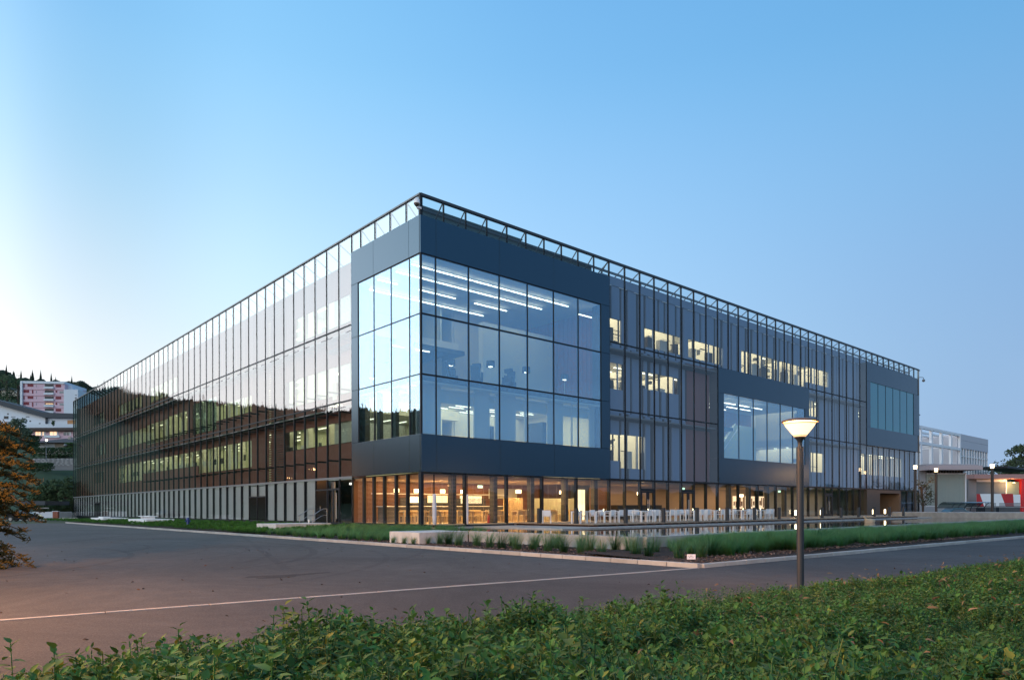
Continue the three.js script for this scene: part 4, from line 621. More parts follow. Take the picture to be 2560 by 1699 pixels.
// closed parasols and signal post by the corner
{
  const p = thing('folded_parasol', 'folded white parasol leaning at the corner of the glass front', 'parasol', [0.55, F - 0.12, 0.55], 0, 'folded parasols by the corner');
  obj('canopy', lathe([[0.0, 0.08], [0.1, 0.1], [0.125, 0.5], [0.13, 1.3], [0.12, 1.85], [0.05, 1.95], [0, 1.95]], 7), std('folded canvas', [0.6, 0.6, 0.62], { roughness: 0.9 }), p); obj('mast', cyl(0.045, 0.045, 3.1, -0.02, 1.55, 0, 10), M.metal, p); obj('foot', rb(0.5, 0.08, 0.5, 0.02, 0, 0.04, 0), M.metal, p);
  clone(p, [3.0, F - 0.12, 0.6], 0.4, 'folded white parasol before the third dark column from the corner').scale.set(0.55, 1, 0.55);
}
// small white sign in the mulch
{
  const cv = document.createElement('canvas'); cv.width = 256; cv.height = 160; const c = cv.getContext('2d'); c.fillStyle = '#e4e2ea'; c.fillRect(0, 0, 256, 160); c.fillStyle = '#15131c'; c.font = 'bold 36px sans-serif'; c.fillText('V', 30, 62); c.fillText('HNE', 92, 60); c.fillRect(118, 44, 10, 8); c.fillRect(60, 70, 9, 44); c.fillStyle = '#6d7d70'; c.fillRect(84, 30, 6, 96); c.fillRect(94, 66, 5, 50); c.fillStyle = '#b9b3c4'; c.fillRect(122, 80, 92, 10); c.fillRect(122, 98, 84, 10); c.fillRect(122, 114, 70, 8);
  const t = new THREE.CanvasTexture(cv); t.colorSpace = THREE.SRGBColorSpace;
  const s = thing('garden_sign', 'small white printed sign standing in the bark mulch at the kerb corner', 'sign', [-7.0, 0.1, 23.55], -0.75);
  obj('board', new RoundedBoxGeometry(0.24, 0.145, 0.012, 1, 0.004).translate(0, 0.14, 0), M.white, s); const f = obj('print', new THREE.PlaneGeometry(0.23, 0.135).translate(0, 0.14, 0.0075), new THREE.MeshStandardMaterial({ map: t, roughness: 0.5 }), s); f.material.name = 'sign print'; for (const x of [-0.06, 0.03]) obj('stake', bg(x - 0.008, x + 0.008, -0.06, 0.14, -0.02, -0.007), M.metal, s);
}
// blocks in the side bed
{
  const cb = thing('concrete_block', 'pale concrete block in the low shrubs before the side door', 'block', [-5.5, 0, -11.2]); obj('block_body', boxUV(rb(3.8, 0.85, 3.1, 0.012, 1.9, 0.24, 1.55)), M.paleConcrete, cb);
  obj('vent_pipe', cyl(0.04, 0.04, 0.4, 3.2, 0.7, 1.0, 10), M.white, cb);
  for (const [z, x, label] of [[-41, -4.6, 'low white concrete block in the shrubs carrying two curved benches'], [-58, -4.9, 'low white concrete block in the shrubs toward the far end of the side front']]) {
    const b = thing('concrete_block', label, 'block', [x, 0, z]); obj('block_body', boxUV(rb(2.6, 0.7, 7, 0.02, 1.0, 0.3, -3)), M.white, b);
    if (z > -50) for (const dz of [-2.6, -4.8]) { obj('bench_slab', rb(0.9, 0.07, 1.6, 0.02, 0.9, 0.93, dz), M.white, b); for (const k of [-0.6, 0, 0.6]) obj('bench_foot', rb(0.5, 0.2, 0.1, 0.02, 0.9, 0.76, dz + k), M.white, b); } else obj('bench_slab', rb(0.8, 0.1, 2.4, 0.03, 0.3, 0.74, -2), M.white, b);
  }
  const h = thing('hydrant', 'dark blue hydrant post in the green shrubs along the kerb', 'hydrant', [-6.4, 0.15, -22.6]); obj('barrel', lathe([[0, 0], [0.15, 0], [0.15, 0.05], [0.1, 0.08], [0.1, 0.62], [0.13, 0.64], [0.13, 0.74], [0.08, 0.82], [0, 0.84]], 16), M.blue, h); obj('outlet', bar(V(-0.2, 0.56, 0), V(0.2, 0.56, 0), 0.055, 10), M.blue, h);
  // steps and railings at the side door
  const s = thing('entrance_steps', 'short dark metal steps up to the side door', 'steps', [0, 0, 0]); for (let k = 0; k < 3; k++) B('step', M.metal, s, -0.05 - 0.34 * (3 - k), -0.06, 0.1, 0.17 + 0.16 * (k + 1) - 0.02, -13.9, -11.9);
  for (const [z, l] of [[-13.95, 'steel handrail on the far side of the side door steps'], [-11.85, 'steel handrail on the near side of the side door steps']]) {
    const r = thing('handrail', l, 'handrail', [0, 0, 0], 0, 'steel handrails at the side door'); obj('post', bar(V(-1.25, 0.1, z), V(-1.25, 1.15, z), 0.024, 8), M.stainless, r); obj('post', bar(V(-0.12, F - 0.1, z), V(-0.12, 1.62, z), 0.024, 8), M.stainless, r); obj('rail', tube([V(-1.4, 1.1, z), V(-1.2, 1.17, z), V(-0.45, 1.6, z), V(-0.12, 1.63, z)], 0.024), M.stainless, r); obj('rail', tube([V(-1.25, 0.7, z), V(-0.45, 1.14, z), V(-0.12, 1.16, z)], 0.018), M.stainless, r);
  }
}
// cameras on the building
{
  const c = thing('security_camera', 'white dome security camera at the top corner of the building', 'security camera', [-0.32, 19.55, 0.1]); obj('housing', lathe([[0, 0.42], [0.07, 0.42], [0.09, 0.36], [0.17, 0.32], [0.19, 0.1], [0.18, 0.06], [0, 0.06]], 18), M.white, c); obj('dome', new THREE.SphereGeometry(0.15, 16, 10, 0, 6.3, Math.PI / 2, Math.PI / 2).translate(0, 0.06, 0), M.counter, c); obj('bracket', bg(0.02, 0.32, -0.16, -0.04, -0.09, 0.03), M.white, c);
  const d = thing('security_camera', 'security camera on a thin arm at the far right roof corner', 'security camera', [REND, 19.3, 0.1]); obj('arm', tube([V(0, 0, 0), V(0.8, 0.1, 0), V(1.5, 0.1, 0), V(1.6, -0.05, 0)], 0.035), M.metal, d); obj('dome', new THREE.SphereGeometry(0.2, 14, 10).translate(1.55, -0.25, 0), M.greyMetal, d);
  const e = thing('security_camera', 'security camera at the far left corner of the side front', 'security camera', [0, 12.8, LEND]); obj('arm', bar(V(0, 0, 0), V(-1.2, 0, 0), 0.04), M.metal, e); obj('dome', new THREE.SphereGeometry(0.26, 14, 10).translate(-1.2, -0.1, 0), M.greyMetal, e);
}
// duck on the pool
{
  const d = thing('duck', 'pale duck floating on the pool under the glowing bollard', 'duck', [31.5, 0.43, 13.2], 2.6);
  const g = new THREE.SphereGeometry(0.5, 20, 14), p = g.attributes.position;
  for (let i = 0; i < p.count; i++) { let x = p.getX(i), y = p.getY(i), z = p.getZ(i); const t = x + 0.5; y *= 0.42 + 0.1 * Math.sin(t * 3); z *= 0.46 * (0.6 + 0.6 * Math.sin(Math.PI * Math.min(1, t * 0.85 + 0.1))); if (x < -0.3) y += (-0.3 - x) * 0.5; if (x > 0.22 && y > 0) y += (x - 0.22) * 0.9; p.setXYZ(i, x * 0.9, y + 0.08, z); } g.computeVertexNormals();
  obj('body', [g, new THREE.SphereGeometry(0.085, 12, 10).translate(0.44, 0.42, 0), bar(V(0.36, 0.18, 0), V(0.43, 0.4, 0), 0.055, 10), new THREE.ConeGeometry(0.035, 0.13, 8).rotateZ(-Math.PI / 2).translate(0.57, 0.4, 0)], std('duck feathers', [0.4, 0.3, 0.2], { roughness: 0.9 }), d);
}
// ================================================================ PLANTS
const leafM = (n, c, t = 0.25) => { const m = phys(n, c, { roughness: 0.75, transmission: t, thickness: 0, side: THREE.DoubleSide, specularIntensity: 0.35 }); return m; };
function leafGeo(len, wid, fold = 0.25, bend = 0.2) {             // a pointed leaf with a midrib, along +z
  const pos = [], idx = [], rows = [[0, 0.02], [0.28, 0.85], [0.6, 0.8], [1, 0.02]];
  for (const [t, w] of rows) for (const s of [-1, 0, 1]) pos.push(s * w * wid / 2, (s ? fold * w * wid / 2 : 0) - bend * len * t * t, t * len);
  for (let r = 0; r < 3; r++) for (let k = 0; k < 2; k++) { const a = r * 3 + k; idx.push(a, a + 3, a + 1, a + 1, a + 3, a + 4); }
  const g = new THREE.BufferGeometry(); g.setAttribute('position', new THREE.Float32BufferAttribute(pos, 3)); g.setIndex(idx); g.computeVertexNormals(); g.setAttribute('uv', new THREE.Float32BufferAttribute(new Float32Array(24), 2)); return g;
}
const mat4 = (p, e, s) => new THREE.Matrix4().compose(p, new THREE.Quaternion().setFromEuler(e), typeof s === 'number' ? V(s, s, s) : s);
function spray(geo, list) { const out = []; for (const m of list) { const g = geo.clone(); g.applyMatrix4(m); out.push(g); } return mergeGeometries(out); }
function sprig(h, n, len, wid) {                                  // a small upright stem with leaves in pairs
  const list = []; for (let i = 0; i < n; i++) { const t = (i + 1) / n, y = h * (0.25 + 0.75 * t), a = i * 2.4 + rr(-0.4, 0.4); list.push(mat4(V(0.01 * Math.sin(a), y, 0.01 * Math.cos(a)), new THREE.Euler(rr(-0.5, 0.35) - (t > 0.85 ? 0.6 : 0), a, 0, 'YXZ'), rr(0.7, 1.1) * (t > 0.85 ? 0.7 : 1))); }
  const stem = bar(V(0, 0, 0), V(0.008, h * 0.97, 0), 0.0035, 4).toNonIndexed(), lv = spray(leafGeo(len, wid), list).toNonIndexed();
  return mergeGeometries([lv, stem]);
}
function blades(n, h, spread, lean, w = 0.008) {                  // a grass tuft
  const pos = [], nor = [], idx = [];
  for (let i = 0; i < n; i++) {
    const a = rr(0, 6.283), r0 = Math.sqrt(rnd()) * spread * 0.25, hh = h * rr(0.55, 1.05), out = rr(0.1, 1) * spread, bx = Math.cos(a) * r0, bz = Math.sin(a) * r0, base = pos.length / 3, px = -Math.sin(a + rr(-1, 1)), pz = Math.cos(a);
    for (let k = 0; k <= 4; k++) { const t = k / 4, cx = bx + Math.cos(a) * out * t * t + lean * t * t * hh, cz = bz + Math.sin(a) * out * t * t - lean * 0.2 * t * t, y = hh * (t - 0.28 * t * t * t), ww = w * (1 - t * 0.93); pos.push(cx - px * ww, y, cz - pz * ww, cx + px * ww, y, cz + pz * ww); nor.push(Math.cos(a) * 0.6, 0.6, Math.sin(a) * 0.6, Math.cos(a) * 0.6, 0.6, Math.sin(a) * 0.6); }
    for (let k = 0; k < 4; k++) { const q = base + k * 2; idx.push(q, q + 1, q + 2, q + 1, q + 3, q + 2); }
  }
  const g = new THREE.BufferGeometry(); g.setAttribute('position', new THREE.Float32BufferAttribute(pos, 3)); g.setAttribute('normal', new THREE.Float32BufferAttribute(nor, 3)); g.setAttribute('uv', new THREE.Float32BufferAttribute(new Float32Array(pos.length / 3 * 2), 2)); g.setIndex(idx); return g;
}
const grassM = leafM('ornamental grass', [0.32, 0.5, 0.17], 0.45), grassDark = leafM('lush grass', [0.15, 0.29, 0.08], 0.3), shrubM = leafM('low shrub leaves', [0.07, 0.18, 0.035], 0.2), weedM = leafM('foreground leaves', [0.075, 0.18, 0.04], 0.32), dryM = leafM('dry leaves', [0.3, 0.2, 0.1], 0.3);
// ornamental grass tufts along the kerb corner
{
  const tufts = [0, 1, 2].map(() => blades(150, 0.85, 0.55, 0.24, 0.005));
  const spots = [];
  for (let i = 0; i < 15; i++) spots.push([-6.55 + rr(-0.25, 0.25), 10.6 + i * 0.86 + rr(-0.2, 0.2)]);
  for (let i = 0; i < 9; i++) spots.push([-5.35 + rr(-0.25, 0.25), 14.6 + i * 0.8 + rr(-0.25, 0.2)]);
  for (let i = 0; i < 13; i++) spots.push([-5.6 + i * 0.85 + rr(-0.2, 0.2), 22.75 + rr(-0.25, 0.3)]);
  spots.forEach(([x, z], i) => { const t = thing('grass_tuft', i < 15 ? `feathery ornamental grass tuft by the parking kerb, ${ORD[i]} from the concrete block` : i < 24 ? `feathery grass tuft near the pool side wall, ${ORD[i - 15]} counted toward the kerb corner` : `feathery ornamental grass tuft by the path kerb, ${ORD[i - 24]} right of the white sign`, 'grass tuft', [x, bedY(x, z) - 0.02, z], rr(-0.6, 0.6), 'ornamental grass tufts in the mulch'); const o = obj('blade_clump', tufts[i % 3], i % 4 === 1 ? grassDark : grassM, t); o.scale.setScalar(rr(0.95, 1.3)); });
  for (const [x, z] of [[-7.2, 8.4], [-7.22, 9.3], [-7.15, 9.9], [-6.7, 10.35]]) { const t = thing('grass_tuft', `thin grass tuft against the face of the corner concrete block, ${ORD[Math.round((z - 8.4) / 0.66)]} from its left end`, 'grass tuft', [x, 0.1, z], 0, 'grass tufts at the concrete block'); obj('blade_clump', tufts[1], grassM, t).scale.setScalar(0.62); }
  const N = 2700, im = tufts.slice(0, 2).map((g) => new THREE.InstancedMesh(g, grassM, N / 2 + 40)); const cnt = [0, 0];
  const put = (x, z, s) => { const k = cnt[0] <= cnt[1] ? 0 : 1; if (cnt[k] >= N / 2 + 39) return; im[k].setMatrixAt(cnt[k], mat4(V(x, bedY(x, z) - 0.02, z), new THREE.Euler(0, rr(-0.7, 0.7), 0), s)); const c = rr(0.85, 1.45); im[k].setColorAt(cnt[k]++, lin(c * rr(0.85, 1.1), c, c * 0.9)); };
  for (let i = 0; i < 1900; i++) { const x = -1.5 + 90 * Math.pow(rnd(), 1.5); put(x, rr(20.05, kerbZ(x) - 0.75), rr(0.68, 0.95)); }
  for (let i = 0; i < 170; i++) put(rr(-5, 5), rr(20.8, 23.3), rr(0.6, 0.95));
  for (let i = 0; i < 120; i++) put(rr(-3.8, 3), rr(20.2, 22.4), rr(0.65, 0.9));
  for (let i = 0; i < 520; i++) put(rr(-7.1, -0.5), rr(-7.5, 7), rr(0.5, 0.75));
  im.forEach((m, k) => { m.count = cnt[k]; stuff('ornamental_grass', m, k ? 'bed of feathery grass along the pool and path' : 'bed of feathery grass between kerb, pool wall and building', 'grass'); });
  // bark chips
  const ch = new THREE.InstancedMesh(rb(0.07, 0.012, 0.03, 0.004, 0, 0, 0), std('bark chip', [1, 1, 1], { roughness: 0.95 }), 7000);
  for (let i = 0; i < 7000; i++) { const a = rnd() < 0.55; const x = a ? rr(-7.45, -4.6) : rr(-7, 16), z = a ? rr(4, 23.9) : rr(22, kerbZ(x) - 0.15); ch.setMatrixAt(i, mat4(V(x, bedY(x, z) + rr(0.005, 0.035), z), new THREE.Euler(rr(-0.5, 0.5), rr(0, 6.3), rr(-0.5, 0.5)), rr(0.5, 1.4))); const c = rr(0.02, 0.12) + (rnd() > 0.9 ? 0.16 : 0); ch.setColorAt(i, lin(c * 1.12, c * 0.8, c * 0.66)); }
  stuff('bark_chips', ch, 'reddish brown bark chips covering the planting bed', 'bark mulch');
  // low shrubs along the side front
  const tuftS = spray(leafGeo(0.09, 0.05), Array.from({ length: 46 }, () => { const a = rr(0, 6.28), e = rr(0.1, 1.4), r = rr(0.12, 0.24); return mat4(V(Math.cos(a) * Math.cos(e) * r, 0.1 + Math.sin(e) * r * 1.15, Math.sin(a) * Math.cos(e) * r), new THREE.Euler(-e + rr(-0.5, 0.5), -a + Math.PI / 2, 0, 'YXZ'), rr(0.8, 1.4)); }));
  const sh = new THREE.InstancedMesh(tuftS, shrubM, 2600); for (let i = 0; i < 2600; i++) { const z = -6 - 60 * Math.pow(rnd(), 1.2), x0 = rr(-7.35, -1.0), x = x0 > -5.8 && z > -11.6 && z < -7.8 ? x0 * 0.25 - 5.9 : x0; sh.setMatrixAt(i, mat4(V(x, bedY(x, z) - 0.02, z), new THREE.Euler(0, rr(0, 6.3), 0), rr(0.6, 0.95))); const c = rr(0.6, 1.2); sh.setColorAt(i, lin(c * 0.9, c, c * 0.8)); }
  stuff('low_shrubs', sh, 'row of low green shrubs filling the bed along the side front', 'shrubs');
  const sg = new THREE.InstancedMesh(tuftS, shrubM, 700); for (let i = 0; i < 700; i++) { const z = rr(-66, -108), x = rr(-7.3, -0.6); sg.setMatrixAt(i, mat4(V(x, 0.05, z), new THREE.Euler(0, rr(0, 6.3), 0), rr(0.5, 0.8))); sg.setColorAt(i, lin(0.8, 0.9, 0.7)); }
  stuff('low_shrubs', sg, 'green shrubs at the far end of the parking area', 'shrubs');
}
// foreground bank of weeds and leaves in front of the camera
const sm01 = (t) => { t = Math.min(1, Math.max(0, t)); return t * t * (3 - 2 * t); };
const edgeZ = (x) => 28.75 + 0.075 * Math.max(0, x + 18);
const bankY = (x, z) => 0.05 + 0.12 * Math.min(1, Math.max(0, (z - edgeZ(x)) / 2.5)) + 0.05 * fbm(x * 0.7, z * 0.7, 3);
{
  const g = new THREE.PlaneGeometry(1, 1, 60, 16), p = g.attributes.position; for (let i = 0; i < p.count; i++) { const x = -40 + (p.getX(i) + 0.5) * 70, z = edgeZ(x) - 0.05 + (p.getY(i) + 0.5) * 14; p.setXYZ(i, x, bankY(x, z) - 0.03, z); } g.computeVertexNormals(); const bank = struct('ground_bank', boxUV(g), new THREE.MeshStandardMaterial().copy(M.soil), 'soil under the foreground plants'); bank.material.side = THREE.DoubleSide; bank.material.name = 'bank soil';
  const kinds = [sprig(0.3, 12, 0.068, 0.042), sprig(0.4, 15, 0.07, 0.042), sprig(0.5, 19, 0.062, 0.028), sprig(0.34, 11, 0.092, 0.06), blades(34, 0.42, 0.36, 0.1, 0.004), sprig(0.22, 14, 0.036, 0.022), sprig(0.66, 19, 0.1, 0.062)], kh = [0.3, 0.4, 0.5, 0.34, 0.36, 0.22, 0.66];
  const mats = [weedM, weedM, leafM('foreground leaves b', [0.05, 0.13, 0.045], 0.3), leafM('foreground leaves c', [0.085, 0.165, 0.035], 0.3), grassDark, leafM('small foreground leaves', [0.1, 0.17, 0.045], 0.3), weedM];
  const per = [12000, 11000, 5500, 6000, 10000, 16000, 1600];
  const labels = ['dense green weeds with pointed leaves in the foreground', 'short leafy green plants in the foreground bank', 'narrow leaved weeds in the foreground bank', 'broad leaved plants in the foreground bank', 'long grass blades growing among the foreground weeds', 'small leaved ground cover in the foreground bank', 'taller leafy weeds at the lower left of the foreground'];
  kinds.forEach((k, q) => {
    const im = new THREE.InstancedMesh(k, mats[q], per[q]); let n = 0;
    for (let tries = 0; n < per[q] && tries < per[q] * 8; tries++) {
      const x = q === 6 ? -27 + 14 * rnd() : -30 + 46 * rnd(), z = edgeZ(x) - 0.1 + (q === 6 ? 3.2 : 6.6) * Math.pow(rnd(), 1.15), dx = x - EYE.x, dz = z - EYE.z, d = Math.hypot(dx, dz), f = dx * FW.x + dz * FW.z;
      if (d < 2.6 || f < 1.6 || Math.abs(dx * RT.x + dz * RT.z) > f * 0.85 + 1.2) continue;
      if (rnd() > 0.8 + 0.9 * fbm(x * 0.5 + q * 9, z * 0.5, 2)) continue;
      const left = sm01((-15.5 - x) / 5.5), hgt = (0.27 + 0.27 * left) * (0.72 + 2.1 * Math.max(0, fbm(x * 0.9, z * 0.9, 7) + 0.12)) * (x < -19 ? 1 : Math.min(1, 0.6 + (z - edgeZ(x)) / 2.2)), s = Math.min(1.3, Math.max(0.55, hgt / kh[q] * (q === 5 ? 0.8 : 1))) * rr(0.75, 1.12);
      im.setMatrixAt(n, mat4(V(x, bankY(x, z) - 0.03 + Math.max(0, hgt - kh[q] * s) * 0.45 * rnd(), z), new THREE.Euler(rr(-0.35, 0.35), rr(0, 6.3), rr(-0.35, 0.35)), s)); const c = rr(0.5, 1.35), y = rnd() > 0.95 ? 1 : 0; im.setColorAt(n++, lin(c * (y ? 2.2 : rr(0.75, 1.2)), c * (y ? 1.15 : 1), c * 0.85));
    }
    im.count = n; stuff('foreground_weeds', im, labels[q], 'weeds');
  });
  const dry = new THREE.InstancedMesh(leafGeo(0.085, 0.035, 0.5, 0.5), dryM, 1300); for (let i = 0; i < 1300; i++) { const x = -28 + 34 * rnd(), z = edgeZ(x) + 5 * rnd(); dry.setMatrixAt(i, mat4(V(x, bankY(x, z) + rr(0.15, 0.42), z), new THREE.Euler(rr(-1, 1), rr(0, 6.3), rr(-1, 1)), rr(0.6, 1.2))); const c = rr(0.5, 1.1); dry.setColorAt(i, lin(c, c * rr(0.8, 1.1), c)); }
  stuff('dry_leaves', dry, 'withered brown leaves caught among the foreground weeds', 'leaves');
  // taller single plants that stand out against the asphalt
  const big = leafGeo(0.105, 0.075, 0.25, 0.3);
  const spots = [[500, 1640, 4.0, 0.55], [560, 1660, 4.1, 0.5], [330, 1690, 3.7, 0.55], [150, 1660, 4.2, 0.5], [30, 1650, 4.3, 0.55], [800, 1580, 5.0, 0.62], [880, 1600, 5.2, 0.55], [690, 1620, 4.6, 0.55], [1030, 1570, 5.6, 0.6], [1110, 1560, 6.0, 0.58], [1210, 1530, 6.4, 0.55], [1390, 1525, 7.0, 0.55], [1460, 1520, 7.4, 0.55], [1620, 1500, 8.6, 0.5]];
  spots.forEach(([px, py, d, h], i) => {
    const g0 = at(px, py, d), t = thing('leafy_weed', `tall leafy weed rising against the asphalt, ${ORD[i]} from the left`, 'weed', [g0.x, bankY(g0.x, g0.z) - 0.02, g0.z], rr(0, 6));
    const top = Math.max(0.35, g0.y - bankY(g0.x, g0.z) + 0.12); obj('stem', tube([V(0, 0, 0), V(0.02, top * 0.5, 0.01), V(0.04, top, 0)], 0.0028, 5), weedM, t);
    for (let k = 0; k < 19; k++) { const u = 0.3 + 0.7 * k / 18, a = k * 2.2 + rr(-0.3, 0.3), o = obj('leaf', big, k % 3 ? weedM : mats[3], t); o.position.set(0.04 * u, top * u, 0); o.rotation.set(rr(-0.5, 0.3) - (u > 0.9 ? 0.7 : 0), a, 0, 'YXZ'); o.scale.setScalar(rr(0.7, 1.15) * (u > 0.9 ? 0.75 : 1)); }
  });
}
{
  const lt = new THREE.InstancedMesh(leafGeo(0.07, 0.04, 0.4, 0.5), leafM('fallen leaf', [0.12, 0.07, 0.04], 0.1), 150);
  for (let i = 0; i < 150; i++) { const x = rr(-27, -8.2), z = rr(-10, 27.5); lt.setMatrixAt(i, mat4(V(x, 0.016, z), new THREE.Euler(rr(-0.2, 0.2), rr(0, 6.3), rr(-0.3, 0.3)), rr(0.7, 1.5))); const c = rr(0.3, 1.2); lt.setColorAt(i, lin(c, c, c)); }
  stuff('leaf_litter', lt, 'scattered fallen leaves on the asphalt', 'leaves');
}
// trees
function crownTree(name, label, pos, h, r, n, leaf, m, trunkM, opt = {}) {
  const t = thing(name, label, 'tree', pos, rr(0, 6), opt.group), ty = h * (opt.clear ?? 0.3), limbs = [], list = [];
  const trunk = [tube([V(0, -0.3, 0), V(rr(-0.1, 0.1), h * 0.4, rr(-0.1, 0.1)), V(rr(-0.2, 0.2), h * 0.85, 0)], r * 0.06 + 0.04, 7)];
  for (let i = 0; i < 9; i++) { const a = i * 2.4, y = ty + (h - ty) * i / 10, e = V(Math.cos(a) * r * 0.7, y + r * 0.45, Math.sin(a) * r * 0.7); trunk.push(tube([V(0, y * 0.85, 0), V(e.x * 0.5, y + 0.1 * r, e.z * 0.5), e], r * 0.02 + 0.012, 5)); limbs.push(e); }
  for (let c = 0; c < (opt.clumps ?? 26); c++) { const u = rnd(), a = rr(0, 6.283), y = ty + (h - ty) * u, pr = r * (opt.cone ? 1.05 - u : Math.sin(Math.PI * (0.12 + 0.82 * u))) * Math.sqrt(rr(0.25, 1)); limbs.push(V(Math.cos(a) * pr, y, Math.sin(a) * pr)); }
  for (let i = 0; i < n; i++) { const b = limbs[Math.floor(rnd() * limbs.length)], s = r * (opt.cl ?? 0.3), v = V(rr(-1, 1), rr(-0.7, 0.7), rr(-1, 1)); if (v.length() > 1) { i--; continue; } list.push(mat4(b.clone().addScaledVector(v, s), new THREE.Euler(rr(-1.3, 1.3), rr(0, 6.3), rr(-1, 1)), rr(0.7, 1.3))); }
  obj('trunk', trunk, trunkM, t); obj('crown', spray(leaf, list), m, t); return t;
}
const bark = std('bark', [0.07, 0.05, 0.035], { roughness: 0.95 });
const quad = (s) => { const g = new THREE.PlaneGeometry(s, s * 0.7, 1, 1); return g; };
{
  // the conifer at the left edge, its sprays lit orange by the street lamp
  const t = thing('larch_tree', 'bushy conifer at the left edge, feathery sprays lit orange by a street lamp', 'tree', [-22.05, 0, 10.6]);
  const list = [], wood = [tube([V(0, -0.2, 0), V(0.05, 1.8, 0), V(-0.05, 3.4, 0.05), V(0, 4.3, 0)], 0.07, 8)];
  const needle = new THREE.PlaneGeometry(0.026, 0.11).translate(0, 0.05, 0);
  for (let b = 0; b < 96; b++) {
    const y = 0.35 + 3.75 * Math.pow(b / 96, 0.85), a = b * 2.4 + rr(-0.3, 0.3), L = (y < 1.9 ? 1.55 : 2.85 - 0.42 * y) * rr(0.7, 1.1), up = rr(0.1, 0.4) - (y < 1 ? 0.35 : 0), pts = [];
    for (let k = 0; k <= 4; k++) { const u = k / 4; pts.push(V(Math.cos(a) * L * u, y + up * L * u - 0.28 * L * u * u * 1.6, Math.sin(a) * L * u)); } wood.push(tube(pts, 0.013, 4, 5));
    const cv = new THREE.CatmullRomCurve3(pts); for (let k = 0; k < 20; k++) { const u = 0.2 + 0.8 * rnd(), p = cv.getPoint(u), sd = rnd() < 0.5 ? -1 : 1, q = rr(0.1, 0.42) * (1.15 - u * 0.6), ta = a + sd * rr(0.5, 1.2); for (let j = 0; j < 9; j++) { const w = j / 8; list.push(mat4(p.clone().add(V(Math.cos(ta) * q * w, -0.14 * q * w + rr(-0.02, 0.03), Math.sin(ta) * q * w)), new THREE.Euler(rr(-1, 1), rr(0, 6.3), rr(0.3, 2.2)), rr(0.8, 1.4))); } }
  }
  obj('trunk', wood, bark, t); obj('crown', spray(needle, list), leafM('larch needles', [0.1, 0.078, 0.022], 0.3), t);
}
// ================================================================ BACKGROUND
// wooded hillside to the left; it carries the houses and is mirrored in the side front
const polar = (az, r) => { const a = az * Math.PI / 180; return [EYE.x + Math.sin(a) * r, EYE.z - Math.cos(a) * r]; };
const sm = (a, b, x) => { const t = Math.min(1, Math.max(0, (x - a) / (b - a))); return t * t * (3 - 2 * t); };
const PROF = [[0, -0.5], [150, -0.5], [168, 3.4], [190, 9.6], [207, 13.8], [226, 18.2], [247, 24], [277, 30.6], [361, 46], [440, 58], [520, 64], [640, 50]];
const hillY = (az, r) => { let i = 0; while (i < PROF.length - 2 && r > PROF[i + 1][0]) i++; const [a, b] = [PROF[i], PROF[i + 1]], y = a[1] + (b[1] - a[1]) * Math.min(1, Math.max(0, (r - a[0]) / (b[0] - a[0]))), w = sm(280, 420, r); return y * (1 + w * (0.05 * Math.sin(az * 0.13 + 1) + 0.09 * fbm(az * 0.09, r * 0.01, 5))) * (1 - 0.5 * sm(13, 40, az)); };
